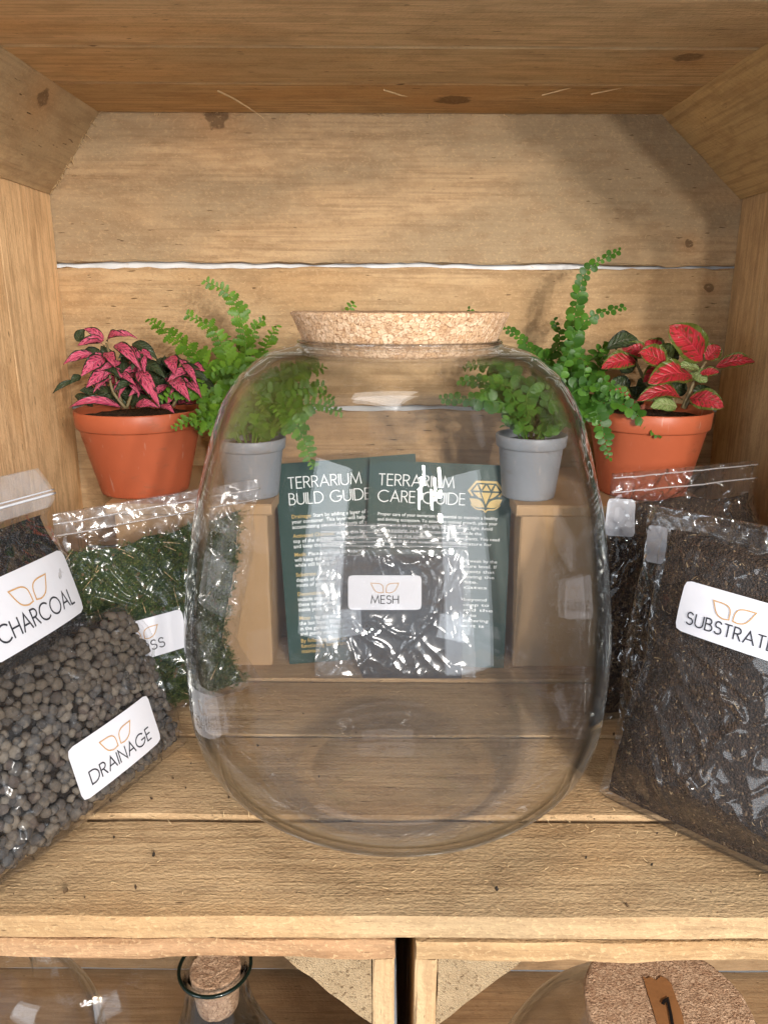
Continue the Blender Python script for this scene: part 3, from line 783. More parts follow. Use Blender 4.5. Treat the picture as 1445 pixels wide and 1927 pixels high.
t = NT('fired_clay_mixed'); p = t.obj(); r_i = t.n('ShaderNodeNewGeometry').outputs['Random Per Island']; nn1 = t.noise(p, 700, 3, 0.65)
cm = t.mix(r_i, (0.06, 0.050, 0.043), (0.115, 0.092, 0.070)); cm = t.mix(t.m('MULTIPLY', t.ramp(nn1, 0.5, 0.7), 0.6), cm, (0.03, 0.025, 0.02))
t.principled(cm, 0.85, t.bump(nn1, 1.0, 0.0006), 0.25); CLAYMIX = t.mat
def pebble_mesh(k):
    bm = bmesh.new(); bmesh.ops.create_icosphere(bm, subdivisions=2, radius=1.0)
    sc = Vector((R.uniform(0.85, 1.15), R.uniform(0.85, 1.1), R.uniform(0.75, 0.95)))
    for v in bm.verts:
        c = v.co.copy(); f = 1 + 0.30*noise.noise(c*1.3 + Vector((k*5, 0, 0))) + 0.12*noise.noise(c*3.5 + Vector((0, k*7, 0)))
        v.co = Vector((c.x*sc.x, c.y*sc.y, c.z*sc.z))*f
    me = bpy.data.meshes.new('clay_pebble'); bm.to_mesh(me); bm.free(); me.materials.append(PEB)
    me.polygons.foreach_set('use_smooth', [True]*len(me.polygons)); return me
pm = [pebble_mesh(k) for k in range(7)]
spots = []
rr = random.Random(5); j = 0; st = 0.0053; v = 0.006
Wd = 0.165; Hd = pd.v1 - pd.v0
while v < Hd*0.985:
    u = -0.165 + (st/2 if j % 2 else 0)
    while u < 0.0:
        uu, vv = u + rr.uniform(-.3, .3)*st, pd.v0 + v + rr.uniform(-.3, .3)*st
        uL, uR = pd.interp(pd.L, vv), pd.interp(pd.Rr, vv)
        a = (uu-uL)/(uR-uL); t = (vv-pd.v0)/Hd
        if 0.035 < a < 0.975 and 0.02 < t < 0.97:
            r0 = st*rr.choice((0.44, 0.5, 0.55, 0.6, 0.64, 0.7)); p, nn = pd.front(a, t, r0*0.9 + 0.0008 + rr.uniform(0, 0.0012)); spots.append((p, r0))
        u += st
    v += st*0.86; j += 1
# those that show in the picture come first
def pix(p):
    q = CROT.transposed() @ (p - CAM); return CXP + FPX*q.x/-q.z, CYP - FPX*q.y/-q.z
def hidden_rank(s):
    x, y = pix(s[0]); return (0 if x > -12 and y > (1180 + (190-x)*0.65 if x < 190 else 1100) else 1)
spots.sort(key=hidden_rank)
rest = MB()
for i, (p, r0) in enumerate(spots):
    if i < 300:
        o = bpy.data.objects.new('clay_pebble', pm[i % 7]); COL.objects.link(o)
        o.location = p; o.rotation_euler = (rr.uniform(0, 6), rr.uniform(0, 6), rr.uniform(0, 6)); o.scale = (r0, r0, r0)
        adopt(o, drain)
    else:
        M3 = Euler((rr.uniform(0, 6), rr.uniform(0, 6), 0)).to_matrix(); m = pm[i % 7]
        rest.add([p + M3 @ (vt.co*r0) for vt in m.vertices], [tuple(f.vertices) for f in m.polygons])
if rest.v: hang(drain, rest.build('clay_pebbles', CLAYMIX, None, True, 'stuff'))
dl = bag_label(pd, None, (200, 1401), 0.0288, 'DRAINAGE', rot=rad(1.0), tw=1.58); hang(drain, dl)
pd.crease([(0, 1510), (60, 1535), (118, 1566)], [(0, 1512), (50, 1522), (95, 1524)], [(0, 1445), (60, 1428), (120, 1414)], [(0, 1475), (40, 1462), (80, 1452)], [(0, 1340), (70, 1330), (150, 1312)], [(258, 1240), (285, 1262), (275, 1250)], [(236, 1245), (250, 1235), (257, 1258), (246, 1240)], [(300, 1230), (306, 1300), (322, 1370)], [(285, 1340), (300, 1365), (312, 1330)], [(210, 1195), (235, 1170), (255, 1165)], [(20, 1545), (24, 1580), (2, 1596)], [(150, 1370), (190, 1345), (225, 1332)])
hang(drain, pd.shell('plastic_film', FILM_CALM, None, 170, 170))

# --- charcoal bag, on top of the drainage bag
pc0 = at(193, 1190, 1.45)
Uc = Vector((0.24, 0.97, 0)).normalized()
char = thing('charcoal_bag', 'zip bag of black charcoal grains labelled CHARCOAL, slumped on top of the pebble bag', 'plastic bag', pc0)
pc = Pouch(pc0 + Vector((-0.01, 0.0, 0)), Uc, rad(16), [('uv', -0.17, 0.0), ('uv', -0.165, 0.20)], [(195, 1192), (189, 1168), (172, 1135), (155, 1085), (133, 1032), (108, 986), (100, 966), (112, 938), (110, 924), (86, 877)],
           0.013, 0.016, [(0, 0.35, 0.4), (0.13, 1, 1), (0.45, 0.9, 0.9), (0.66, 0.5, 0.5), (0.80, 0.12, 0.12), (1, 0.05, 0.05)], seed=5.1, amp=0.0010, rot=rad(-3))
CHAR = mat_granules('charcoal', (0.004, 0.004, 0.006), (0.022, 0.022, 0.028), 700, (0.07, 0.07, 0.08), 0.95)
zt_c = (pc.px(90, 972)[1] - pc.v0)/(pc.v1 - pc.v0)
ctop = lambda a: zt_c*(1.02 + 0.04*noise.noise(Vector((a*4, 1, 0))))
hang(char, pc.shell('charcoal', CHAR, None, 110, 90, 0.0014, 0.025, 0.975, 0.03, 0.7, False, 0.0006, 500, top=ctop))
cg = MB(); scatter(pc, 2600, 0.0012, lambda p, n, r: chip(cg, p, n, r, r.uniform(0.0003, 0.0007)), t0=0.03, top=ctop, seed=3)
hang(char, cg.build('charcoal_grains', mat_island('charcoal_grain', [(0.010, 0.010, 0.013), (0.02, 0.02, 0.025), (0.014, 0.014, 0.018), (0.045, 0.045, 0.053)], 0.5, 0.5), None, False, 'stuff'))
hang(char, bag_label(pc, None, (44, 1136), 0.0355, 'CHARCOAL', rot=rad(1.5), tw=1.66))
hang(char, pc.shell('plastic_film', FILM, None, 80, 80, 0, 0, 1, 0, zt_c*1.06))
hang(char, pc.shell('zip_top', FILM_THICK, None, 60, 30, 0, 0, 1, zt_c*1.065, 1.0))
def zip_line(pouch, t, mat, name='zip_strip', a0=0.0, a1=1.0, r=0.0007, lift=0.0008):
    pts = [pouch.surf(a0 + (a1-a0)*i/40, t, 1, -lift) for i in range(41)]
    b = MB(); b.add(*tube(pts, r, 6)); return b.build(name, mat, None, True)
ZIPM = mat_plain('white_zip_plastic', (0.75, 0.76, 0.82), 0.3, 0.5)
hang(char, zip_line(pc, zt_c + (1-zt_c)*0.42, ZIPM), zip_line(pc, zt_c + (1-zt_c)*0.5, ZIPM, r=0.0004))

# --- moss bag, behind
pm_ = at(500, 1285, 1.80); Um = Vector((0.88, 0.47, 0)).normalized()
moss = thing('moss_bag', 'clear zip bag of green moss with a half-hidden label, behind the DRAINAGE bag', 'plastic bag', (pm_.x - 0.05, pm_.y, 0))
ptop = at(491, 892, 1.86)
pmz = Pouch((pm_.x - 0.0, pm_.y, 0.0), Um, rad(9), [('uv', -0.125, 0.0), ('uv', -0.13, 0.02), (100, 968)], [(497, 1284), (470, 1240), (448, 1200), (456, 1150), (470, 1090), (482, 1000), (488, 940), (492, 886)],
            0.010, 0.011, [(0, 0.5, 0.5), (0.12, 1, 1), (0.68, 0.9, 0.9), (0.82, 0.25, 0.25), (1, 0.04, 0.04)], seed=8.2, amp=0.0016, rot=rad(3.5))
MOSSB = mat_granules('moss_mass', (0.012, 0.03, 0.008), (0.045, 0.075, 0.018), 420, (0.13, 0.085, 0.04), 0.93)
mtop = lambda a: 0.80 + 0.05*noise.noise(Vector((a*5, 3, 0))) + 0.05*a
hang(moss, pmz.shell('moss_mass', MOSSB, None, 70, 60, 0.0022, 0.04, 0.90, 0.03, 0.8, False, 0.0025, 160, top=mtop))
mb = MB(); straw = MB()
pmz.flat = (*pmz.px(266, 1199), 0.031, 0.0155)
def shoot(p, nn, r):
    q_ = p - pmz.O
    if abs(q_.dot(pmz.U) - pmz.flat[0]) < 0.0285 and abs(q_.dot(pmz.V) - pmz.flat[1]) < 0.0145: return
    up = (nn*0.55 + Vector((r.uniform(-1, 1), r.uniform(-.4, .4), r.uniform(-0.3, 1)))).normalized(); L = r.uniform(0.003, 0.0075)
    if r.random() < 0.009:
        d = (pmz.U*r.uniform(-1, 1) + pmz.V*r.uniform(-1, 1)).normalized(); l2 = r.uniform(0.006, 0.016)
        straw.add(*tube([p + nn*0.001 - d*l2/2, p + nn*0.0016, p + nn*0.001 + d*l2/2], [0.0003, 0.0003, 0.0001], 4)); return
    for k in range(9):
        t = k/9; b0 = p + up*(L*t); an = k*2.4 + r.random()
        a1 = up.orthogonal().normalized(); b1 = up.cross(a1); d = (a1*math.cos(an) + b1*math.sin(an) + up*0.75).normalized()
        l3 = 0.0022*(1.1 - 0.6*t); s_ = d.cross(up).normalized()*0.00030
        mb.add([b0 - s_, b0 + s_, b0 + d*l3*0.6 + s_*0.6, b0 + d*l3], [(0, 1, 2), (0, 2, 3)])
scatter(pmz, 4200, 0.0026, shoot, 0.03, 0.92, 0.02, seed=12, top=mtop)
hang(moss, mb.build('moss_shoots', mat_island('moss_shoot', [(0.060, 0.100, 0.022), (0.095, 0.140, 0.034), (0.032, 0.055, 0.014), (0.16, 0.165, 0.06), (0.07, 0.105, 0.03)], 0.6, 0.3, 0.2), None, False, 'stuff'))
hang(moss, straw.build('dry_straws', SPL, None, False, 'stuff'))
hang(moss, bag_label(pmz, None, (266, 1199), 0.0255, 'MOSS', rot=rad(2), tw=0.95))
pmz.crease([(146, 1055), (190, 1090), (230, 1120), (254, 1126)], [(172, 1120), (215, 1130), (250, 1140)], [(155, 1020), (210, 1015), (305, 1014), (325, 1040), (338, 1100)], [(195, 1060), (225, 1095), (252, 1122)], [(205, 1052), (235, 1080), (258, 1105)], [(300, 1140), (325, 1160), (340, 1180)], [(455, 960), (470, 985), (478, 1000)], [(440, 1020), (462, 1050), (458, 1090)])
hang(moss, pmz.shell('plastic_film', FILM_CALM, None, 170, 150, 0, 0, 1, 0, 0.9))
hang(moss, pmz.shell('zip_top', FILM_ZIP, None, 60, 14, 0, 0, 1, 0.9, 1.0))
hang(moss, zip_line(pmz, 0.955, mat_film('zip_plastic', 0.25, 30, 0.1), r=0.0006), zip_line(pmz, 0.905, bpy.data.materials['zip_plastic'], r=0.0005))

# --- substrate bags
SUBS = mat_granules('coir_substrate', (0.026, 0.016, 0.011), (0.078, 0.047, 0.031), 900, (0.15, 0.098, 0.058), 0.95)
FLECK = mat_island('coir_fleck', [(0.26, 0.17, 0.09), (0.14, 0.085, 0.045), (0.05, 0.028, 0.018), (0.36, 0.26, 0.15), (0.06, 0.035, 0.022)], 0.8, 0.2)
GRAIN = mat_island('coir_grain', [(0.040, 0.024, 0.017), (0.058, 0.036, 0.025), (0.026, 0.016, 0.012), (0.08, 0.05, 0.032)], 0.8, 0.2)
def substrate_bag(label, O, U, lean, left, right, tf, tb, seed, fill, rows=None, n=2400, zip_=False, tag_=None, film=FILM_CALM, dv=None, top=None, amp=0.0009, creases=None):
    t = thing('substrate_bag', label, 'plastic bag', O, 0, 'bags of dark substrate')
    pc_ = Pouch(O, U, lean, left, right, tf, tb, rows, seed=seed, dv=dv, amp=amp)
    tp = top or (lambda a: fill + 0.03*noise.noise(Vector((a*5, seed, 0))))
    hang(t, pc_.shell('substrate', SUBS, None, 100, 90, 0.0022, 0.03, 0.97, 0.02, fill, False, 0.0005, 420, top=tp))
    fk = MB(); gr = MB()
    def mk(p, nn, r):
        if r.random() < 0.24:
            if r.random() < 0.4:
                d = (pc_.U*r.uniform(-1, 1) + pc_.V*r.uniform(-1, 1)).normalized(); L = r.uniform(0.001, 0.0035)
                fk.add(*tube([p - d*L/2, p + nn*0.0003, p + d*L/2], 0.00017, 3))
            else: chip(fk, p, nn, r, r.uniform(0.0003, 0.00065), 0.5)
        else: chip(gr, p, nn, r, r.uniform(0.0003, 0.0007), 0.7)
    scatter(pc_, n, 0.0020, mk, 0.03, 0.97, 0.02, seed=int(seed*10), top=tp)
    hang(t, fk.build('pale_flecks', FLECK, None, False, 'stuff'), gr.build('coir_grains', GRAIN, None, False, 'stuff'))
    if tag_:
        hang(t, bag_label(pc_, None, *tag_[0], **tag_[1]))
    if creases: pc_.crease(*creases)
    hang(t, pc_.shell('plastic_film', film, None, 170 if creases else 100, 170 if creases else 100))
    if zip_:
        for z in zip_: hang(t, zip_line(pc_, z, bpy.data.materials['zip_plastic'], r=0.0005))
    return t, pc_
so = on_floor(1112, 1498)
Us = Vector((0.745, -0.667, 0)).normalized()
substrate_bag('clear bag of dark brown substrate with its white label reading SUBSTRATE in full view', so, Us, rad(12),
              [(1112, 1500), (1122, 1462), (1150, 1375), (1180, 1300), (1200, 1240), (1208, 1160), (1222, 1070), (1234, 1000), (1216, 963)], [('uv', 0.165, 0.0), ('uv', 0.165, 0.2)],
              0.024, 0.018, 3.1, 0.955, [(0, 0.22, 0.3), (0.2, 1, 1), (0.7, 0.95, 0.9), (0.9, 0.6, 0.5), (0.97, 0.22, 0.2), (1, 0.1, 0.1)], 3200, False,
              (((1390, 1161), 0.0245, 'SUBSTRATE'), dict(rot=rad(0.5), tw=1.66)), dv=lambda a, t: -0.012*a*a*t, amp=0.0007,
              creases=[[(1262, 1190), (1275, 1198), (1292, 1196)], [(1245, 1205), (1280, 1235), (1300, 1285)], [(1262, 1290), (1256, 1312), (1238, 1318), (1246, 1345)], [(1300, 1200), (1360, 1250), (1440, 1310)], [(1280, 1290), (1330, 1360), (1345, 1425)], [(1418, 1345), (1370, 1380), (1340, 1425)], [(1210, 1375), (1240, 1420), (1262, 1500), (1270, 1540)], [(1232, 1320), (1275, 1400), (1290, 1450)], [(1290, 1450), (1320, 1470), (1300, 1500)], [(1250, 970), (1330, 1000), (1420, 1045)], [(1400, 1020), (1425, 1030), (1440, 1015)], [(1290, 1060), (1320, 1075), (1345, 1100)], [(1215, 1150), (1232, 1190), (1240, 1220)], [(1300, 1285), (1390, 1310), (1420, 1345)]])
s2 = on_floor(1150, 1412)
substrate_bag('dark substrate bag wedged behind the SUBSTRATE one, only a sliver of its white label showing', s2 + Vector((0.004, 0.0, 0)), (0.74, -0.67), rad(6),
              [(1152, 1402), (1158, 1330), (1168, 1230), (1186, 1130), (1204, 1050), (1212, 985), (1214, 950)], [('uv', 0.13, 0.0), ('uv', 0.13, 0.2)],
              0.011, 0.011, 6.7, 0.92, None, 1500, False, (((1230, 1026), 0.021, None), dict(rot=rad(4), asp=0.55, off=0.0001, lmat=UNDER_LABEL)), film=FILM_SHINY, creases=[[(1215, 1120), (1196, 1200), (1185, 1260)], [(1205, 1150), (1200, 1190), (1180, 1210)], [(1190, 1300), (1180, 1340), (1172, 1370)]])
s3 = at(1128, 1400, 1.66); s3.z = 0.0
substrate_bag('rear substrate bag with an empty clear zip top, before the shaded orange pot', s3, (0.93, 0.36), rad(5),
              [(1124, 1378), (1130, 1300), (1136, 1150), (1146, 1000), (1158, 930), (1163, 893)], [('uv', 0.15, 0.0), ('uv', 0.15, 0.08), (1425, 945), (1436, 858)],
              0.012, 0.016, 9.4, 0.87, [(0, 0.5, 0.5), (0.12, 1, 1), (0.7, 0.9, 0.9), (0.86, 0.45, 0.45), (0.93, 0.14, 0.14), (1, 0.06, 0.06)], 2200, [0.93, 0.985],
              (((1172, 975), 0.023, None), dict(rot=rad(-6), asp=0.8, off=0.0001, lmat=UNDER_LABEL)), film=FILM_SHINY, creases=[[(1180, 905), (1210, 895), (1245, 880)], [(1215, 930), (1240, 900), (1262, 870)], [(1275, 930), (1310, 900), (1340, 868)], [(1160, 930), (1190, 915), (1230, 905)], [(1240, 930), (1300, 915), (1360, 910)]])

KRAFT = mat_plain('kraft_board', (0.46, 0.30, 0.165), 0.75, 0.2, 0.08, 40, 0.15, 500)
# ---------------------------------------------------------------- plant stands (two low boxes)
ZS = 0.482*H; YS = Yd(1.924)
def stand(label, x0, x1):
    y1 = YB - 0.004; T = 0.0082
    t = thing('plant_stand', label, 'plant stand', ((x0+x1)/2, (YS+y1)/2, 0), 0, 'low tan plant stands')
    def part(name, L, W, Th, M, **kw):
        SEED[0] += 1
        o = link(name, plank(L, W, Th, SEED[0]*1.37, 24, 0.0003), KRAFT, t); o.matrix_local = local(t, M); wood_props(o, **kw)
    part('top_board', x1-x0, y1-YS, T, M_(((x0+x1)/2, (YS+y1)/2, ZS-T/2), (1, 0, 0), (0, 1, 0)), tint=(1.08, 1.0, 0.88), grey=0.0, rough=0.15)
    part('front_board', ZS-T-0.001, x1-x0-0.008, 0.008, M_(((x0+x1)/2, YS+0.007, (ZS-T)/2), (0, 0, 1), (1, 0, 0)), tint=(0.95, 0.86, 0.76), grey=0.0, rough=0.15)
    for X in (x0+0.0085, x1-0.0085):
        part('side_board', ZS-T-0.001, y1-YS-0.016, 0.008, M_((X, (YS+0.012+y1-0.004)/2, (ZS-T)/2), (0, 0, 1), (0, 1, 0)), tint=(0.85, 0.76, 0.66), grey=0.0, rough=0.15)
    return t
xl1 = at(511, 956, 1.924).x; xr0 = at(972, 956, 1.924).x
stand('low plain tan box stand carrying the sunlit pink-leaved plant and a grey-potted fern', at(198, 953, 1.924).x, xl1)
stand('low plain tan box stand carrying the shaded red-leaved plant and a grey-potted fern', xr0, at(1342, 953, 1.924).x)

# ---------------------------------------------------------------- the glass jar and its cork
ZJ = 1.455; JX = at(746.5, 1200, ZJ).x; JY = Yd(ZJ)
jar = thing('glass_jar', 'large rounded clear glass terrarium jar closed with a wide cork', 'jar', (JX, JY, 0))
sil = [(641, 190), (646, 195), (651, 214), (660, 244), (675, 268), (700, 298), (728, 319), (759, 336), (800, 350), (850, 363), (900, 374), (955, 385), (1060, 396), (1160, 400)]
prof = []
for y, hw in sil:
    p = at(744, y, ZJ); dep = -(CROT.transposed() @ (p - CAM)).z
    hz = H - p.z; D_ = ZJ*H; r_ = 0.3*H
    for _ in range(12):
        sa = r_/D_; ca_ = math.sqrt(1 - sa*sa); r_ = hw*((D_ - r_*sa)*math.cos(PITCH) + hz*math.sin(PITCH))/(FPX*ca_)
    prof.append((r_*1.006, p.z))
RJ = prof[-1][0]; zr = prof[0][1]
low = [(1.0, 0.26), (0.99, 0.19), (0.950, 0.128), (0.868, 0.080), (0.748, 0.042), (0.628, 0.018), (0.55, 0.007), (0.48, 0.0012)]
outer = [(r, z) for r, z in prof] + [(RJ*a, z*H) for a, z in low]
sm = catmull([(r, z, 0) for r, z in outer], 90)
outer = [(p.x, max(p.y, 0.0005)) for p in sm]
T_ = 0.0030
inner = []
for i, (r, z) in enumerate(outer):
    a = outer[max(i-1, 0)]; b = outer[min(i+1, len(outer)-1)]; d = Vector((b[0]-a[0], b[1]-a[1])).normalized(); nrm = Vector((d.y, -d.x))
    if nrm.x > 0 and r > 0.4*RJ: nrm = -nrm
    k = T_*(0.55 if i < 4 else 1.0) * (1 + 1.6*max(0, 1 - z/(0.09*H)))
    inner.append((max(r + nrm.x*k, 0), z + (abs(nrm.y)*k if z < 0.3*H else (nrm.y if nrm.y < 0 else -nrm.y)*k)))
inner = [(r, z) for r, z in inner]
base_o = [(outer[-1][0]*f, g*H) for f, g in ((0.93, 0.002), (0.8, 0.006), (0.6, 0.010), (0.4, 0.013), (0.2, 0.0145), (0.02, 0.015))]
rb = inner[-1][0]; zb0 = inner[-1][1]
base_i = [(rb*f, zb0 + g*H) for f, g in ((0.93, 0.001), (0.8, 0.005), (0.62, 0.011), (0.45, 0.016), (0.25, 0.019), (0.02, 0.020))]
b = MB(); b.add(*lathe(list(reversed(base_o)) + list(reversed(outer)), 128)); b.add(*lathe(inner + base_i, 128))
rim_o, rim_i = outer[0], inner[0]
b.add(*lathe([rim_o, ((rim_o[0]+rim_i[0])/2, rim_o[1] + 0.0009), rim_i], 128))
g = b.build('glass_body', GLASS, jar, True)
rl = MB(); rr_ = (rim_o[0] + rim_i[0])/2 + 0.0003
tp = [Vector((rr_*math.cos(2*PI*k/96), rr_*math.sin(2*PI*k/96), rim_o[1])) for k in range(97)]
rl.add(*tube(tp, 0.0011, 8)); rl.build('rolled_lip', GLASS, jar, True)
zc1 = at(744, 586, ZJ).z; cr1 = 208/FPX*(-(CROT.transposed() @ (at(744, 586, ZJ) - CAM)).z)*0.985
cr0 = rim_i[0] - 0.0014; zc0 = at(744, 664, ZJ).z
def cork_mesh(r0, z0, r1, z1, n=120, m=10, jit=0.0007, dome=0.0):
    vs, fs = [], []
    pr_ = [(r0*0.02, z0), (r0*0.5, z0), (r0-0.001, z0)] + [(r0 + (r1-r0)*i/m, z0 + 0.0006 + (z1-z0-0.0012)*i/m) for i in range(m+1)] + [(r1-0.0008, z1)] + [(r1*(1 - k/16), z1) for k in range(1, 16)] + [(r1*0.02, z1)]
    vs, fs = lathe(pr_, n, True, True)
    vs = [Vector(v) for v in vs]
    vs = [v + v.normalized()*(jit*noise.noise(v*330)) * (1 if (v.x**2+v.y**2) > (0.9*r0)**2 else 0) + Vector((0, 0, jit*0.5*noise.noise(v*420))) for v in vs]
    return mesh(vs, fs)
slope = (cr1 - cr0)/(zc1 - zr); 
lid = link('lid', cork_mesh(cr0 - slope*(zr - zc0)*0.75, zc0, cr1, zc1, 160, 14, 0.00035), CORK, jar, True)

# ---------------------------------------------------------------- leaflets
def text_mesh(body, size):
    cu = bpy.data.curves.new('print', 'FONT'); cu.body = body; cu.size = size; cu.resolution_u = 2; cu.offset = size*0.014
    o = bpy.data.objects.new('print', cu); COL.objects.link(o)
    me = bpy.data.meshes.new_from_object(o.evaluated_get(bpy.context.evaluated_depsgraph_get()))
    vs = [v.co.copy() for v in me.vertices]; fs = [tuple(p.vertices) for p in me.polygons]
    bpy.data.objects.remove(o); bpy.data.curves.remove(cu); bpy.data.meshes.remove(me)
    return vs, fs, (max(v.x for v in vs) if vs else 0)
GW, GH = 0.1055, 0.150
def guide(label, O, lean, rot):
    g = thing('guide_leaflet', label, 'leaflet', O); g.rotation_euler = (Matrix.Rotation(PI/2 - lean, 3, 'X') @ Matrix.Rotation(rot, 3, 'Z')).to_euler()
    b = MB(); n = 12; vs = []
    for zz in (0, -0.00045):
        for j in range(n+1): 
            for i in range(n+1): vs.append((GW*i/n, GH*j/n, zz))
    fs = []
    for j in range(n):
        for i in range(n):
            q = j*(n+1)+i; fs.append((q, q+1, q+n+2, q+n+1)); q += (n+1)**2; fs.append((q, q+n+1, q+n+2, q+1))
    b.add(vs, fs); o = b.build('card', CARD_GREEN, g)
    k = (n+1)**2; e = MB()
    rim = [i for i in range(n)] + [i*(n+1)+n for i in range(n)] + [n*(n+1)+n-i for i in range(n)] + [(n-i)*(n+1) for i in range(n)]
    e.add(vs, [(rim[i], rim[i]+k, rim[(i+1) % len(rim)]+k, rim[(i+1) % len(rim)]) for i in range(len(rim))])
    e.build('paper_edge', CARD_EDGE, g)
    return g
def print_lines(g, lines, x, size, zoff=0.0003, fit=None):
    """lines: (distance of the baseline from the top, gold keyword, white text)"""
    A, B_ = MB(), MB()
    for ytop, kw, tx in lines:
        x0 = x
        if kw:
            vs, fs, wd = text_mesh(kw, size); A.add([(v.x*0.98 + x0, GH - ytop + v.y, zoff) for v in vs], fs); x0 += wd*0.98 + size*0.3
        if tx:
            vs, fs, wd = text_mesh(tx, size); kx = fit[round(ytop, 5)]/wd if fit else 0.98; B_.add([(v.x*kx + x0, GH - ytop + v.y, zoff) for v in vs], fs)
    if A.v: A.build('gold_text', GOLD_PRINT, g)
    if B_.v: B_.build('white_text', WHITE_INK, g)
zf = 0.0003
bl = at(545, 1254, 1.94); bl.z = 0.0006
build = guide('dark green leaflet headed TERRARIUM BUILD GUIDE, tilted behind the care guide', bl, rad(15.5), rad(4.6))
tb_ = caps('TERRARIUM', 0.0092, GH - 0.0192, 0.0083, 0.0008, 0.17, 0.0545) + caps('BUILD GUIDE', 0.0092, GH - 0.0312, 0.0083, 0.0008, 0.17, 0.0605)
mapped(tb_, lambda x, y: (x, y, zf), 'heading', WHITE_INK, build)
S_ = 0.0040; d = 0.0039
bt = []
def para(y, kw, *ls):
    for i, l in enumerate(ls): bt.append((y + i*d, kw if i == 0 else None, l))
para(0.0415, 'Drainage:', 'Start by adding a layer of drainage to', 'your container. This layer will help to prevent', 'accumulating around the roots of your plants.')
para(0.0560, 'Activated Charcoal:', 'Add a thin layer on', 'top of the drainage. The charcoal will filter', 'and keep the terrarium fresh.')
para(0.0700, 'Mesh:', 'Place the mesh on top, which', 'will keep the layers of soil apart', 'while still letting water drain.')
para(0.0850, 'Substrate:', 'Add the substrate to a', 'depth of about five centimetres for the', 'roots of your plants.')
para(0.0995, 'Decorations:', 'Now is the time to', 'include stones and wood. Place', 'these items where you like them', 'inside your terrarium.')
para(0.1175, 'Moss', '- lay the moss as', 'the last layer, filling any space', 'in the garden. Press it down', 'and gently mist it.')
print_lines(build, bt, 0.0098, S_)
E2 = []
for i, l in enumerate(('By following these steps you make a', 'functioning terrarium that is easy to', 'maintain.')): E2.append((0.1345 + i*d, l, None))
print_lines(build, E2, 0.0098, S_)
cl = at(680, 1262, 1.925); cl.z = 0.005
care = guide('dark green leaflet headed TERRARIUM CARE GUIDE with a gold gem emblem', cl, rad(14.5), rad(-2.2))
care.location.z = 0.0046
tc_ = caps('TERRARIUM', 0.0072, GH - 0.0183, 0.0083, 0.0008, 0.17, 0.0555) + caps('CARE GUIDE', 0.0072, GH - 0.0303, 0.0083, 0.0008, 0.17, 0.0640)
mapped(tc_, lambda x, y: (x, y, zf), 'heading', WHITE_INK, care)
ct = []
def cpara(y, *ls):
    for i, l in enumerate(ls): ct.append((y + i*d, None, l))
cpara(0.0405, 'Proper care of your terrarium is essential to maintain a healthy', 'and thriving ecosystem. To ensure its optimal growth, place your', 'terrarium in an area with bright, but not direct, light. Avoid', 'direct sunlight, as it can cause the heat inside the', 'terrarium to rise significantly and burn the plants. You need', 'to keep it at an even room temperature for')
wl_ = [0.0885, 0.0885, 0.0850, 0.0770, 0.0905, 0.0850]
cpara(0.0725, 'Check how moist your terrarium is each week by the', 'look of the moss and the soil moisture level. If', 'the glass is wet all day, this suggests that', 'it is too damp; dry it by removing the', 'lid so that it can evaporate.', 'Pale, dry moss indicates')
wl_ += [0.0895, 0.0895, 0.0880, 0.0880, 0.0760, 0.0830]
cpara(0.1010, 'Prune the plants that grow beyond', 'the others so that they keep to', 'their own space around the', 'garden. A small mist is the way to', 'keep it fresh; do not overdo watering', 'and feel the soil first, so it is')
wl_ += [0.0830, 0.0850, 0.0880, 0.0760, 0.0850, 0.0820]
print_lines(care, ct, 0.0074, 0.0033, fit={round(a[0], 5): b for a, b in zip(ct, wl_)})
# gem emblem
em = MB(); ex, ey, es = 0.0865, GH - 0.0225, 0.0135
def poly(pts):
    em.add([(ex + x*es, ey + y*es, zf) for x, y in pts], [tuple(range(len(pts)))])
def band(a, bb, c, dd): poly([a, bb, c, dd])
O_ = [(-1.02, 0.22), (-0.58, 0.78), (0.58, 0.78), (1.02, 0.22)]; I_ = [(-0.86, 0.22), (-0.52, 0.66), (0.52, 0.66), (0.86, 0.22)]
for i in range(3): band(O_[i], O_[i+1], I_[i+1], I_[i])
band(O_[0], I_[0], (-0.66, -0.06), (-0.78, -0.08)); band(I_[3], O_[3], (0.78, -0.08), (0.66, -0.06))
poly([(-0.74, 0.24), (-0.50, 0.56), (-0.36, 0.24)]); poly([(-0.42, 0.58), (-0.10, 0.58), (-0.26, 0.30)]); poly([(0.0, 0.56), (0.20, 0.24), (-0.20, 0.24)]); poly([(0.42, 0.58), (0.26, 0.30), (0.10, 0.58)]); poly([(0.74, 0.24), (0.36, 0.24), (0.50, 0.56)])
poly([(-0.72, 0.14), (-0.34, 0.14), (-0.20, -0.20), (-0.42, -0.12)]); poly([(0.34, 0.14), (0.72, 0.14), (0.42, -0.12), (0.20, -0.20)]); poly([(-0.26, 0.14), (0.26, 0.14), (0, -0.52)])
for s in (-1, 1):
    up = catmull([(s*0.06, -0.66), (s*0.22, -0.36), (s*0.5, -0.22), (s*0.90, -0.20)], 8); lo = catmull([(s*0.90, -0.20), (s*0.74, -0.52), (s*0.46, -0.68), (s*0.06, -0.66)], 8)
    poly([tuple(p) for p in up] + [tuple(p) for p in lo[1:-1]])
for vs, fs in [ribbon([tuple(p) for p in catmull([(-0.80, -0.52), (-0.50, -0.76), (-0.12, -0.80), (0, -0.92), (0.12, -0.80), (0.50, -0.76), (0.80, -0.52)], 24)], 0.07)]:
    em.add([(ex + v[0]*es, ey + v[1]*es, zf) for v in vs], fs)
em.build('gem_emblem', GOLD_PRINT, care)

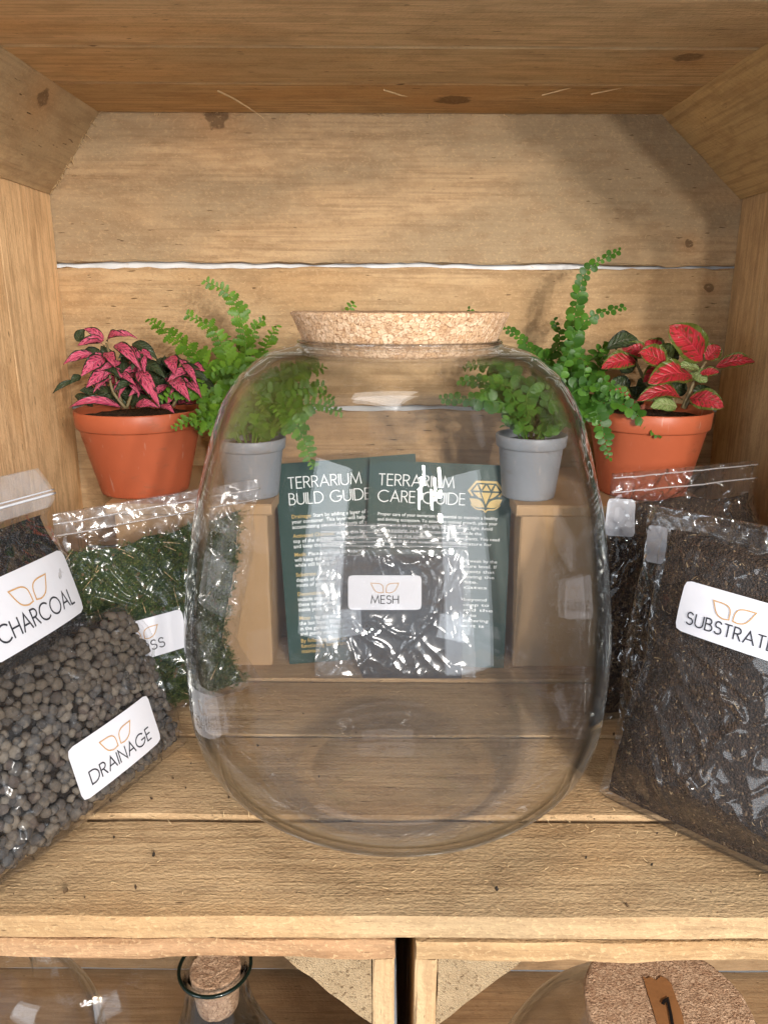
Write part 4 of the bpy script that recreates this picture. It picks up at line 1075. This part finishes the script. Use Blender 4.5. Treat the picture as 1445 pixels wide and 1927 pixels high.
# ---------------------------------------------------------------- mesh bag
mo = at(744, 1286, 1.865)
mbag = thing('mesh_bag', 'small clear zip bag labelled MESH holding a folded black mesh sheet', 'plastic bag', (mo.x, mo.y, 0))
pb = Pouch((mo.x, mo.y, 0.0008), (1, 0, 0), rad(11), [(592, 1287), (594, 1200), (598, 1080), (602, 1030), (606, 984)], [(897, 1287), (892, 1200), (884, 1080), (880, 1030), (880, 984)],
           0.0030, 0.003, [(0, 0.4, 0.4), (0.08, 1, 1), (0.72, 1, 1), (0.84, 0.3, 0.3), (1, 0.15, 0.15)], seed=4.4, amp=0.0007)
t = NT('black_woven_mesh'); p = t.obj(); s0, s1, s2_ = t.sep(p)[:3]
k1 = t.m('SINE', t.m('MULTIPLY', t.m('ADD', s0, s2_), 3600.0)); k2 = t.m('SINE', t.m('MULTIPLY', t.m('SUBTRACT', s0, s2_), 3600.0)); kk = t.m('MULTIPLY', k1, k2)
t.principled(t.mix(t.ramp(kk, -0.2, 0.5), (0.045, 0.046, 0.058), (0.014, 0.014, 0.020)), 0.5, t.bump(kk, 0.6, 0.0006), 0.4); BLACKMESH = t.mat
mv = [pb.px(686, 1284), pb.px(652, 1192), pb.px(628, 1100), pb.px(640, 1045), pb.px(860, 1040), pb.px(872, 1110), pb.px(868, 1200), pb.px(866, 1284)]
mm = MB(); nn_ = 28; lay = []
Lm = [(pb.px(686, 1283)), pb.px(650, 1190), pb.px(630, 1100), pb.px(634, 1046)]; Rm = [pb.px(868, 1283), pb.px(872, 1100), pb.px(862, 1043)]
vs, fs = [], []
for zz in (1, 0):
    for jj in range(nn_+1):
        tv = Lm[0][1] + (min(Lm[-1][1], Rm[-1][1]) - Lm[0][1])*jj/nn_
        for ii in range(nn_+1):
            ua, ub = Pouch.interp(Lm, tv), Pouch.interp(Rm, tv); u = ua + (ub-ua)*ii/nn_
            vs.append(pb.O + pb.U*u + pb.V*tv + pb.N*(zz*0.0012 + 0.0006*noise.noise(Vector((u*60, tv*60, 0)))))
for jj in range(nn_):
    for ii in range(nn_):
        q = jj*(nn_+1)+ii; fs.append((q, q+1, q+nn_+2, q+nn_+1)); q += (nn_+1)**2; fs.append((q, q+nn_+1, q+nn_+2, q+1))
hang(mbag, link('mesh_sheet', mesh(vs, fs), BLACKMESH, None, True))
hang(mbag, bag_label(pb, None, (724, 1114), 0.0248, 'MESH', rot=rad(0.3), tw=0.78, cap=0.225, off=0.0011))
pb.crease([(694, 1030), (705, 1045), (708, 1070)], [(640, 1050), (622, 1090), (628, 1140), (640, 1190)], [(735, 1035), (760, 1060), (790, 1055)], [(790, 1060), (812, 1085), (806, 1130), (785, 1150)], [(825, 1080), (818, 1140), (800, 1180), (750, 1225)], [(600, 1190), (640, 1186), (672, 1182)], [(655, 1160), (690, 1200), (735, 1225)], [(700, 1160), (740, 1190), (790, 1200)], [(845, 1070), (838, 1130), (850, 1200), (856, 1250)], [(865, 1100), (872, 1160), (866, 1230)], [(655, 1195), (670, 1240), (684, 1280)], [(720, 1040), (725, 1060), (750, 1075)], [(612, 1060), (618, 1100), (610, 1150)], amp=0.0016, w=0.0020)
hang(mbag, pb.shell('plastic_film', mat_film('wrinkled_clear_film', 0.06, 16, 0.10, 0.4, 0.008, 0.16), None, 150, 150, 0, 0, 1, 0, 0.84))
hang(mbag, pb.shell('zip_top', FILM_ZIP, None, 60, 14, 0, 0, 1, 0.84, 1.0))
for z in (0.86, 0.885, 0.91, 0.945, 0.985): hang(mbag, zip_line(pb, z, bpy.data.materials['zip_plastic'], r=0.00045))
# ---------------------------------------------------------------- plants
F_PINK = mat_leaf('pink_veined_leaf', (0.56, 0.055, 0.135), (0.64, 0.125, 0.21), (0.022, 0.030, 0.014), (0.78, 0.17, 0.25), (0.035, 0.014, 0.018), (0.09, 0.12, 0.055))
F_DARK = mat_leaf('dark_green_leaf', (0.035, 0.055, 0.022), (0.05, 0.075, 0.03), (0.02, 0.028, 0.014), (0.10, 0.10, 0.06), (0.025, 0.04, 0.018), (0.10, 0.13, 0.06))
F_RED = mat_leaf('red_leaf', (0.48, 0.024, 0.040), (0.30, 0.024, 0.026), (0.10, 0.125, 0.022), (0.50, 0.04, 0.06), (0.10, 0.06, 0.015), (0.16, 0.17, 0.05), (9, 5), 0.72, 0.12)
F_OLIVE = mat_leaf('light_green_leaf', (0.20, 0.27, 0.09), (0.27, 0.33, 0.13), (0.13, 0.2, 0.05), (0.36, 0.38, 0.18), (0.16, 0.22, 0.06), (0.2, 0.26, 0.1))
STEM = mat_plain('fleshy_stem', (0.20, 0.15, 0.075), 0.5, 0.3, 0.3, 120)
FERN_A = mat_green('fern_green_serrated', (0.06, 0.165, 0.012), (0.19, 0.37, 0.032)); FERN_B = mat_green('fern_green_button', (0.034, 0.11, 0.012), (0.11, 0.27, 0.028))

def leaf_obj(parent, base, tip, wd, mat, face, arch=0.12, fold=0.25, nu=14, nv=8, point=1.0, curl=0.16, name='leaf', ex=0.82, pw=0.85):
    ax = tip - base; L = ax.length; a = ax.normalized(); n = face - a*face.dot(a)
    if n.length < 1e-4: n = a.orthogonal()
    n.normalize(); s = a.cross(n)
    vs, uv, fs = [], [], []
    ph = R.uniform(0, 6)
    for i in range(nu+1):
        u = i/nu
        wprof = (math.sin(PI*min(1, u**ex))**pw) * (1 - 0.22*point*u) if 0 < u < 1 else 0.012
        c = base + ax*u + n*(L*arch*4*u*(1-u)) + Vector((0, 0, L*curl*(u - u**2.6)))
        for j in range(nv+1):
            v = -1 + 2*j/nv
            off = n*(wd*0.5*wprof*(fold*(abs(v)**1.6) - fold*0.55) + wd*0.055*math.sin(u*13 + ph + v*2)*abs(v))
            vs.append(c + s*(wd*0.5*wprof*v) + off); uv.append((u, (v+1)/2))
    for i in range(nu):
        for j in range(nv):
            q = i*(nv+1)+j; fs.append((q, q+1, q+nv+2, q+nv+1))
    o = link(name, mesh(vs, fs, 'leaf', uv), mat, None, True)
    return adopt(o, parent)
def pot_profile(rt, rb, hgt, band, lip):
    zr0 = hgt - band
    return [(rb*0.02, 0.0015), (rb*0.9, 0.0015), (rb*0.92, 0), (rb, 0.0004), (rb+0.0004, 0.0016), (rt-lip, zr0-0.0006), (rt-lip+0.0003, zr0), (rt-0.0008, zr0+0.0002), (rt, zr0+0.0012), (rt+0.0006, hgt-0.0008), (rt+0.0001, hgt), (rt-0.0012, hgt-0.0003), (rt-0.0018, hgt-0.004), (rt-lip-0.0016, zr0-0.002), (rb, hgt*0.35)]
def potted(name, label, cat, px, py, Zc, rt, rb, mat, group, band=0.21, lip=0.0022):
    top = at(px, py, Zc); t = thing(name, label, cat, (top.x, top.y, ZS), 0, group)
    hgt = top.z - ZS
    b = MB(); b.add(*lathe(pot_profile(rt, rb, hgt, hgt*band, lip), 72)); b.build('pot', mat, t, True)
    vs, fs = lathe([((rt-lip-0.002)*k/8 + 0.0001, hgt - 0.006 + 0.0015*noise.noise(Vector((k*3.3, 0, 0)))) for k in range(9)], 36)
    s = MB(); s.add([Vector(v) + Vector((0, 0, 0.0016*noise.noise(Vector(v)*160))) for v in vs], fs); s.build('soil', SOIL, t, True)
    bpy.context.view_layer.update()
    return t, hgt
TOC = lambda p: (CAM - p).normalized()
ZF = 2.09
fit, fh = potted('potted_plant', 'pink-veined fittonia in the sunlit orange plastic pot', 'potted plant', 262, 767, ZF, 0.172*H, 0.120*H, TERRA, 'veined plants in orange pots')
def stems(parent, lst, Z, r=0.0011):
    for pts in lst:
        P = catmull([at(x, y, z) for x, y, z in pts], 10)
        b = MB(); b.add(*tube(P, [r*(1.15 - 0.5*i/10) for i in range(11)], 7)); adopt(b.build('stem', STEM, None, True), parent)
stems(fit, [[(232, 768, 2.06), (222, 735, 2.06), (216, 700, 2.06), (200, 645, 2.06)], [(236, 768, 2.05), (212, 735, 2.04), (205, 695, 2.04)], [(238, 768, 2.06), (250, 735, 2.06), (262, 698, 2.06)],
            [(316, 764, 2.07), (320, 735, 2.07), (322, 700, 2.07), (321, 672, 2.07)], [(326, 764, 2.05), (336, 735, 2.05), (343, 704, 2.05)], [(230, 768, 2.1), (190, 720, 2.12), (172, 665, 2.1)], [(250, 768, 2.1), (245, 700, 2.12), (225, 655, 2.1)], [(300, 766, 2.1), (345, 730, 2.1), (362, 690, 2.1)]], ZF)
PK, DK = F_PINK, F_DARK
for (bx, by, tx, ty, wd, m, zb, zt, arch) in [
    (196, 639, 145, 651, 19, PK, 2.06, 2.02, .14), (196, 636, 158, 619, 17, PK, 2.07, 2.08, .1), (203, 642, 240, 633, 18, PK, 2.05, 2.0, .2), (202, 636, 259, 637, 14, PK, 2.08, 2.1, .3),
    (197, 653, 157, 649, 15, PK, 2.05, 1.99, .2), (216, 648, 266, 698, 25, PK, 2.05, 1.99, .16), (248, 646, 297, 678, 22, DK, 2.1, 2.1, .22), (262, 660, 287, 677, 18, PK, 2.08, 2.06, .1),
    (176, 666, 119, 686, 21, PK, 2.06, 2.02, .16), (197, 672, 152, 708, 29, PK, 2.04, 1.98, .14), (205, 695, 162, 729, 27, PK, 2.04, 1.98, .1), (199, 663, 217, 692, 24, PK, 2.04, 1.98, .1),
    (228, 767, 128, 768, 20, PK, 2.05, 1.99, .26), (260, 698, 301, 767, 31, PK, 2.04, 1.96, .16), (321, 670, 329, 706, 30, PK, 2.06, 1.99, .08), (320, 710, 358, 756, 31, PK, 2.04, 1.97, .14),
    (340, 705, 368, 714, 14, PK, 2.06, 2.02, .1), (362, 687, 386, 699, 18, PK, 2.08, 2.06, .14), (360, 718, 380, 750, 16, PK, 2.05, 2.0, .3), (256, 764, 299, 767, 22, PK, 2.0, 1.97, .18),
    (302, 764, 328, 777, 18, PK, 1.99, 1.95, .1), (255, 738, 297, 743, 16, PK, 2.06, 2.02, .16), (140, 716, 99, 741, 11, DK, 2.08, 2.06, .16), (144, 642, 160, 619, 19, DK, 2.1, 2.1, .1),
    (222, 716, 247, 681, 29, DK, 2.08, 2.06, .06), (266, 686, 312, 712, 25, DK, 2.08, 2.04, .18), (338, 690, 394, 720, 24, DK, 2.09, 2.06, .16), (376, 713, 409, 756, 22, DK, 2.08, 2.04, .2),
    (152, 706, 132, 722, 15, DK, 2.06, 2.04, .1), (230, 690, 260, 655, 22, DK, 2.1, 2.1, .1), (200, 700, 170, 690, 18, DK, 2.08, 2.06, .1), (240, 762, 190, 745, 20, DK, 2.1, 2.1, .1), (190, 660, 150, 672, 20, DK, 2.1, 2.1, .1),
    (300, 740, 270, 725, 22, DK, 2.1, 2.1, .1), (335, 760, 362, 735, 22, DK, 2.1, 2.1, .1), (182, 740, 150, 735, 20, DK, 2.1, 2.08, .16), (286, 690, 260, 672, 24, DK, 2.11, 2.12, .1), (310, 730, 330, 700, 26, DK, 2.12, 2.12, .1),
    (215, 690, 190, 650, 24, DK, 2.12, 2.12, .1), (245, 760, 285, 750, 24, DK, 2.08, 2.06, .1), (352, 745, 390, 740, 20, DK, 2.1, 2.1, .2), (175, 765, 140, 745, 20, DK, 2.12, 2.14, .2)]:
    B0, T0 = at(bx, by, zb), at(tx, ty, zt); k = 0.5*(zb+zt)*H/FPX
    fc = (TOC(B0) + Vector((R.uniform(-.35, .35), 0, R.uniform(0.25, 0.8)))).normalized()
    leaf_obj(fit, B0, T0, wd*k*1.10, m, fc, arch, 0.3)
rf_ = random.Random(41)
for k_ in range(44):
    bx, by = rf_.uniform(200, 350), rf_.uniform(690, 765); a_ = rf_.uniform(-2.9, 0.2); L_ = rf_.uniform(42, 62); zq = rf_.uniform(2.09, 2.15)
    B0, T0 = at(bx, by, zq), at(bx + L_*math.cos(a_), max(by + L_*math.sin(a_)*0.6, 668), zq + rf_.uniform(-0.04, 0.02))
    leaf_obj(fit, B0, T0, rf_.uniform(22, 32)*2.1*H/FPX, PK if k_ % 4 == 0 else DK, (TOC(B0) + Vector((rf_.uniform(-.5, .5), 0, rf_.uniform(0.2, 0.9)))).normalized(), 0.14, 0.3)
for k_ in range(34):
    if k_ % 3: bx, by, sp_ = rf_.uniform(185, 275), rf_.uniform(650, 725), 2.06
    else: bx, by, sp_ = rf_.uniform(315, 365), rf_.uniform(685, 740), 2.06
    a_ = rf_.uniform(-0.4, 3.5); L_ = rf_.uniform(30, 46); zq = rf_.uniform(2.03, 2.08)
    B0, T0 = at(bx, by, zq), at(bx + L_*math.cos(a_), min(by + L_*(0.35 + 0.6*abs(math.sin(a_))), 764), zq - 0.04)
    leaf_obj(fit, B0, T0, rf_.uniform(15, 22)*2.05*H/FPX, PK if k_ % 5 else DK, (TOC(B0) + Vector((rf_.uniform(-.4, .4), 0, rf_.uniform(0.3, 0.9)))).normalized(), 0.16, 0.3)
rfit, rh = potted('potted_plant', 'red fittonia with green leaf margins in the shaded orange plastic pot', 'potted plant', 1222, 768, ZF, 0.165*H, 0.118*H, TERRA, 'veined plants in orange pots')
stems(rfit, [[(1284, 768, 2.05), (1297, 740, 2.05), (1308, 712, 2.05), (1328, 680, 2.05)], [(1270, 768, 2.07), (1262, 735, 2.08), (1252, 692, 2.06)], [(1240, 768, 2.1), (1215, 720, 2.1), (1196, 680, 2.08)], [(1250, 768, 2.1), (1250, 700, 2.12), (1240, 668, 2.1)], [(1200, 768, 2.06), (1196, 757, 2.06), (1190, 752, 2.05)], [(1286, 768, 2.05), (1300, 752, 2.04), (1306, 748, 2.03)]], ZF, 0.0014)
RD, OL = F_RED, F_OLIVE
for (bx, by, tx, ty, wd, m, zb, zt, arch) in [
    (1322, 677, 1259, 613, 44, RD, 2.06, 2.02, .10), (1328, 676, 1354, 651, 28, RD, 2.05, 2.04, .06), (1347, 690, 1420, 681, 23, RD, 2.06, 2.04, .12), (1255, 690, 1202, 665, 35, RD, 2.05, 2.0, .1),
    (1302, 708, 1219, 721, 40, RD, 2.04, 1.97, .12), (1196, 680, 1131, 693, 28, RD, 2.07, 2.03, .12), (1266, 677, 1231, 656, 29, OL, 2.08, 2.06, .05), (1283, 752, 1197, 755, 28, RD, 2.03, 1.98, .2),
    (1298, 749, 1362, 766, 30, RD, 2.03, 1.98, .2), (1194, 758, 1133, 744, 26, RD, 2.05, 2.0, .12), (1273, 765, 1224, 765, 22, OL, 2.0, 1.97, .1), (1242, 668, 1214, 643, 32, RD, 2.1, 2.1, .1),
    (1142, 655, 1202, 643, 26, DK, 2.11, 2.12, .2), (1317, 703, 1353, 700, 14, RD, 2.04, 2.02, .1), (1316, 695, 1275, 690, 18, OL, 2.05, 2.03, .1), (1112, 744, 1090, 757, 18, RD, 2.05, 2.02, .1),
    (1230, 740, 1200, 715, 34, DK, 2.1, 2.1, .1), (1260, 740, 1290, 720, 30, DK, 2.1, 2.1, .1), (1180, 740, 1150, 715, 30, DK, 2.1, 2.1, .1), (1290, 670, 1310, 640, 26, DK, 2.11, 2.12, .1), (1190, 700, 1165, 670, 30, DK, 2.11, 2.12, .1),
    (1240, 700, 1270, 650, 30, DK, 2.11, 2.12, .1), (1300, 700, 1330, 720, 20, OL, 2.06, 2.02, .1), (1220, 668, 1170, 655, 24, RD, 2.1, 2.1, .1), (1210, 760, 1170, 735, 26, DK, 2.08, 2.1, .1), (1330, 755, 1310, 725, 24, DK, 2.1, 2.1, .1),
    (1258, 690, 1210, 720, 26, RD, 2.08, 2.04, .1), (1160, 755, 1115, 735, 22, DK, 2.08, 2.06, .1)]:
    B0, T0 = at(bx, by, zb), at(tx, ty, zt); k = 0.5*(zb+zt)*H/FPX
    fc = (TOC(B0) + Vector((R.uniform(-.3, .3), 0, R.uniform(0.2, 0.7)))).normalized()
    leaf_obj(rfit, B0, T0, wd*k*1.38, m, fc, arch, 0.25, point=0.1, ex=0.94, pw=0.62)

def frond_obj(parent, ctrl, mat, step, ll, round_, nmax=60, tipf=0.35, seedv=0):
    P = catmull(ctrl, 60); rr2 = random.Random(seedv)
    cum = [0]
    for i in range(60): cum.append(cum[-1] + (P[i+1]-P[i]).length)
    tot = cum[-1]; b = MB(); b.add(*tube(P, [0.00075*(1.1 - 0.75*i/60) for i in range(61)], 5))
    s = tot*0.12; side = 1
    while s < tot*0.995:
        k = next(i for i in range(60) if cum[i+1] >= s); f = (s-cum[k])/max(cum[k+1]-cum[k], 1e-9); p = P[k].lerp(P[k+1], f)
        tg = (P[min(k+2, 60)] - P[max(k-1, 0)]).normalized(); q = s/tot
        env = min(1, 0.45 + 2.2*q) * (1 - (1-tipf)*max(0, (q-0.45)/0.55)**1.1)
        n0 = (TOC(p) + Vector((rr2.uniform(-.8, .8), rr2.uniform(-.3, .3), rr2.uniform(-.3, .9)))).normalized(); n0 = (n0 - tg*n0.dot(tg)).normalized()
        sd = tg.cross(n0)*side
        d = (sd*0.93 + tg*rr2.uniform(0.1, 0.5) + n0*rr2.uniform(-0.25, 0.3)).normalized(); nn = (n0 + sd*rr2.uniform(-.4, .4)).normalized(); nn = (nn - d*nn.dot(d)).normalized(); w_ = d.cross(nn)
        L = ll*env*rr2.uniform(0.68, 1.2); W = L*(0.82 if round_ else 0.66)
        if round_: out = [(0.0, 0.10), (0.12, 0.36), (0.38, 0.50), (0.68, 0.47), (0.90, 0.28), (1.0, 0.0)]
        else: out = [(0.0, 0.08), (0.10, 0.44), (0.22, 0.28), (0.34, 0.54), (0.46, 0.30), (0.60, 0.50), (0.70, 0.24), (0.86, 0.32), (1.0, 0.0)]
        c = [p + d*(L*0.04), ]
        ups = [p + d*(L*x) + w_*(W*y) + nn*(L*(0.16*y - 0.12*x*x)) for x, y in out]; los = [p + d*(L*x) - w_*(W*y) + nn*(L*(0.16*y - 0.12*x*x)) for x, y in out[:-1]]
        mids = [p + d*(L*x) - nn*(L*0.12*x*x) for x, y in out[:-1]]
        m = len(out) - 1; vs = ups + los + mids; fs = []
        iu, il, im = 0, m+1, 2*m+1
        for i in range(m-1):
            fs.append((im+i, im+i+1, iu+i+1, iu+i)); fs.append((im+i, il+i, il+i+1, im+i+1))
        fs.append((im+m-1, iu+m, iu+m-1)); fs.append((im+m-1, il+m-1, iu+m))
        b.add(vs, fs)
        side = -side
        s += step*0.5*(0.6 + 0.55*env)
    return adopt(b.build('frond', mat, None, True), parent)
def fern(label, px, py, Zc, mat, fronds, step, ll, round_, seed, nrand):
    t, hg = potted('potted_fern', label, 'potted fern', px, py, Zc, 0.0955*H, 0.072*H, GREYPOT, 'ferns in grey pots', 0.2, 0.002)
    r2 = random.Random(seed)
    for i, fr_ in enumerate(fronds):
        n = len(fr_); pts = []
        for k, q in enumerate(fr_):
            z = q[2] if len(q) > 2 else Zc + (0.0 if k == 0 else 0.02*k)
            pts.append(at(q[0], q[1], z))
        frond_obj(t, pts, mat, step, ll, round_, seedv=seed*100+i)
    base = Vector((t.location.x, t.location.y, ZS + hg - 0.004))
    for i in range(nrand):
        a = r2.uniform(0, 2*PI); L = r2.uniform(0.03, 0.058); lift = r2.uniform(0.5, 1.3)
        d = Vector((math.cos(a), math.sin(a)*0.8, 0)); b0 = base + d*0.008
        frond_obj(t, [b0, b0 + d*L*0.3 + Vector((0, 0, L*0.5*lift)), b0 + d*L*0.7 + Vector((0, 0, L*0.72*lift)), b0 + d*L*1.1 + Vector((0, 0, L*0.55*lift))], mat, step, ll*0.85, round_, seedv=seed*100+50+i)
    return t
fern('serrated bright green fern in a grey pot, beside the pink-leaved plant', 471, 822, 2.035, FERN_A, [
    [(462, 818), (455, 720, 2.1), (462, 640, 2.15), (435, 560, 2.16), (383, 526, 2.14)], [(455, 818), (420, 720, 2.08), (360, 660, 2.14), (279, 599, 2.2)], [(460, 818), (432, 700, 2.1), (405, 625, 2.14), (350, 590, 2.14)],
    [(468, 815), (482, 710, 2.12), (503, 645, 2.2), (522, 612, 2.24)], [(450, 818), (405, 750, 2.08), (372, 705, 2.12), (362, 668, 2.12)], [(488, 815), (535, 782, 2.0), (566, 815, 1.985), (590, 884, 1.975)],
    [(480, 815), (515, 745, 2.08), (560, 705, 2.12), (612, 690, 2.18)], [(476, 815), (500, 725, 2.1), (545, 690, 2.14), (600, 672, 2.2)], [(468, 815), (440, 740, 2.12), (420, 690, 2.16), (428, 632, 2.2)],
    [(455, 818), (415, 790, 2.04), (388, 782, 2.04), (372, 815, 2.04)], [(472, 815), (490, 748, 2.04), (540, 735, 2.06), (614, 726, 2.08)], [(480, 815), (560, 700, 2.2), (620, 625, 2.3), (668, 568, 2.34)],
    [(470, 815), (470, 740, 2.02), (440, 690, 2.02), (400, 700, 2.02)], [(460, 815), (430, 760, 2.0), (400, 745, 1.99), (385, 770, 1.99)], [(485, 815), (530, 770, 2.02), (555, 770, 2.0), (570, 800, 1.99)], [(465, 815), (455, 700, 2.2), (480, 620, 2.25), (500, 600, 2.26)]],
    0.0042, 0.0112, False, 3, 15)
fern('button-leaved dark green fern in a grey pot, beside the red-leaved plant', 1000, 816, 2.035, FERN_B, [
    [(1038, 812, 2.0), (1074, 700, 2.08), (1084, 575, 2.16), (1106, 508, 2.18), (1168, 469, 2.16)], [(1030, 812), (1062, 680, 2.1), (1104, 602, 2.14), (1176, 577, 2.12)], [(1010, 812), (1022, 700, 2.14), (992, 650, 2.2), (943, 610, 2.24)],
    [(1050, 808), (1096, 762, 2.0), (1176, 764, 1.95), (1243, 825, 1.93)], [(1052, 812), (1104, 758, 1.99), (1128, 792, 1.965), (1147, 866, 1.955)], [(1000, 812), (978, 742, 2.02), (930, 722, 2.03), (862, 716, 2.06)],
    [(1002, 812), (1016, 705, 2.14), (1052, 645, 2.2), (1042, 598, 2.24)], [(990, 814), (958, 764, 1.99), (900, 752, 1.98), (825, 750, 2.0)], [(1032, 812), (1080, 722, 2.08), (1128, 660, 2.16), (1186, 640, 2.2)],
    [(996, 812), (962, 705, 2.1), (912, 685, 2.14), (872, 694, 2.2)], [(1040, 812), (1088, 742, 2.04), (1128, 692, 2.1), (1138, 652, 2.14)], [(980, 815), (930, 690, 2.2), (902, 615, 2.3), (880, 578, 2.34)],
    [(1045, 812), (1080, 740, 2.0), (1100, 700, 2.0), (1090, 660, 2.02)], [(1010, 812), (1040, 740, 2.0), (1060, 690, 2.02), (1075, 650, 2.04)], [(1000, 812), (990, 750, 1.98), (1010, 720, 1.97), (1050, 730, 1.97)]],
    0.0047, 0.0094, True, 4, 14)

# ---------------------------------------------------------------- glassware in the lower crates
ZFL = ZL - 0.42 + 0.0098
def glass_vessel(name, label, cat, prof_, x, y, mat, group=None, T=0.0025, n=96):
    t = thing(name, label, cat, (x, y, ZFL), 0, group)
    sm_ = [(p.x, p.y) for p in catmull([(r, z, 0) for r, z in prof_], 60)]
    inn = [(max(r - T, 0.0005), z + (T if i == 0 else 0)) for i, (r, z) in enumerate(sm_)]
    b = MB(); b.add(*lathe([(0.0005, sm_[0][1])] + sm_, n)); b.add(*lathe([(0.0005, sm_[0][1] + T)] + inn, n)); b.build('glass_body', mat, t, True)
    return t
cz = -0.37*H; bx_ = at(405, 1818, 1.22)
bz = bx_.z - ZFL; rn = 0.071*H
bot = glass_vessel('corked_bottle', 'round-shouldered glass bottle with a dark green lip and a cork stopper', 'bottle', [(0.05, 0.0), (0.066, 0.01), (0.07, 0.05), (0.07, bz-0.15), (0.056, bz-0.105), (0.034, bz-0.066), (rn*1.12, bz-0.034), (rn*0.92, bz-0.016), (rn*0.9, bz-0.006), (rn, bz)], bx_.x, bx_.y, GLASS_G)
b = MB(); b.add(*tube([Vector((rn*1.02*math.cos(2*PI*k/64), rn*1.02*math.sin(2*PI*k/64), bz)) for k in range(65)], 0.0010, 8))
b.build('green_lip', mat_plain('bottle_green_glass', (0.004, 0.012, 0.008), 0.1, 0.5), bot, True)
lc = link('cork_stopper', cork_mesh(rn*0.60, bz-0.026, rn*0.73, bz-0.001, 60, 6, 0.0006), CORK_D, bot, True)
jj = at(150, 1880, 1.62)
glass_vessel('glass_jar', 'clear glass jar at the back of the lower crate behind the corked bottle', 'jar', [(0.06, 0.0), (0.078, 0.008), (0.083, 0.05), (0.083, 0.20), (0.075, 0.245), (0.055, 0.262), (0.050, 0.268), (0.054, 0.276)], jj.x, jj.y + 0.02, GLASS)
jk = at(-70, 1905, 1.30)
glass_vessel('glass_jar', 'clear glass jar at the front of the lower crate, only its curved shoulder in view', 'jar', [(0.06, 0.0), (0.075, 0.01), (0.078, 0.06), (0.078, 0.20), (0.068, 0.245), (0.045, 0.27), (0.040, 0.28)], jk.x - 0.012, jk.y + 0.02, GLASS)
cc = on_floor(1262, 1908, -0.356*H); ch_ = cc.z - ZFL; crr = 0.163*H
tj = glass_vessel('cork_topped_jar', 'greenish glass jar with a thick cork lid taped with the number 1', 'jar', [(0.07, 0.0), (0.088, 0.01), (0.094, 0.07), (0.094, ch_-0.11), (0.082, ch_-0.06), (0.060, ch_-0.033), (crr*0.93, ch_-0.018)], cc.x, cc.y + 0.004, GLASS_G)
link('lid', cork_mesh(crr*0.90, ch_-0.024, crr, ch_, 120, 8, 0.0007), CORK_D, tj, True)
zt_ = cc.z + 0.0006
def onc(x, y, dz=0.0): return on_floor(x, y, zt_ + dz)
tp_ = [(1209, 1838), (1216, 1842), (1224, 1839), (1234, 1846), (1243, 1838), (1252, 1841), (1262, 1850)]
top_e = [onc(*q) for q in tp_]; dvec = onc(1290, 2010) - onc(1235, 1843)
vs = []; nn3 = 10
for k in range(nn3+1):
    for q in top_e: vs.append(q + dvec*(k/nn3) + Vector((0, 0, 0.00035*noise.noise(Vector((k*0.7, q.x*200, 0))))) + (Vector((0.0007*noise.noise(Vector((k*1.7, q.x*90, 5))), 0, 0))))
m7 = len(top_e); fs = [(i*m7+j, i*m7+j+1, (i+1)*m7+j+1, (i+1)*m7+j) for i in range(nn3) for j in range(m7-1)]
fs = [f[::-1] for f in fs]
bpy.context.view_layer.update()
tape = adopt(link('tape_strip', mesh(vs, fs), TAPE, None, True), tj)
one = [onc(x, y, 0.0006) for x, y in ((1247, 1891), (1250, 1885), (1256, 1881.5), (1258, 1890), (1262, 1910), (1266, 1934))]
vs, fs = ribbon([(p.x, p.y) for p in one], 0.0016)
on = link('number', mesh([(v[0], v[1], zt_ + 0.0007) for v in vs], fs), BLACK_INK, None); on.parent = tape

# ---------------------------------------------------------------- crumbs and shavings on the shelf
cb = MB(); r4 = random.Random(21)
for i in range(80):
    x = r4.choice((r4.gauss(0.16, 0.05), r4.gauss(-0.14, 0.06), r4.uniform(XL, XR))); y = r4.uniform(0.004, 0.2)
    chip(cb, Vector((x, y, 0.0011)), None, r4, r4.choice((0.0003, 0.0004, 0.0006, 0.0008, 0.0013)), 0.6)
for (x, y, s) in ((124, 1680, 0.002), (285, 1507, 0.0014), (290, 1612, 0.0016), (215, 1580, 0.0012), (360, 1440, 0.001), (1118, 1545, 0.001)):
    p = on_floor(x, y); chip(cb, Vector((p.x, p.y, 0.0012)), None, r4, s, 0.5)
tag(cb.build('soil_crumbs', mat_island('crumb', [(0.05, 0.03, 0.018), (0.02, 0.014, 0.01), (0.10, 0.06, 0.03)]), None, False, 'stuff'), 'dark soil crumbs scattered on the shelf boards', 'soil crumbs')
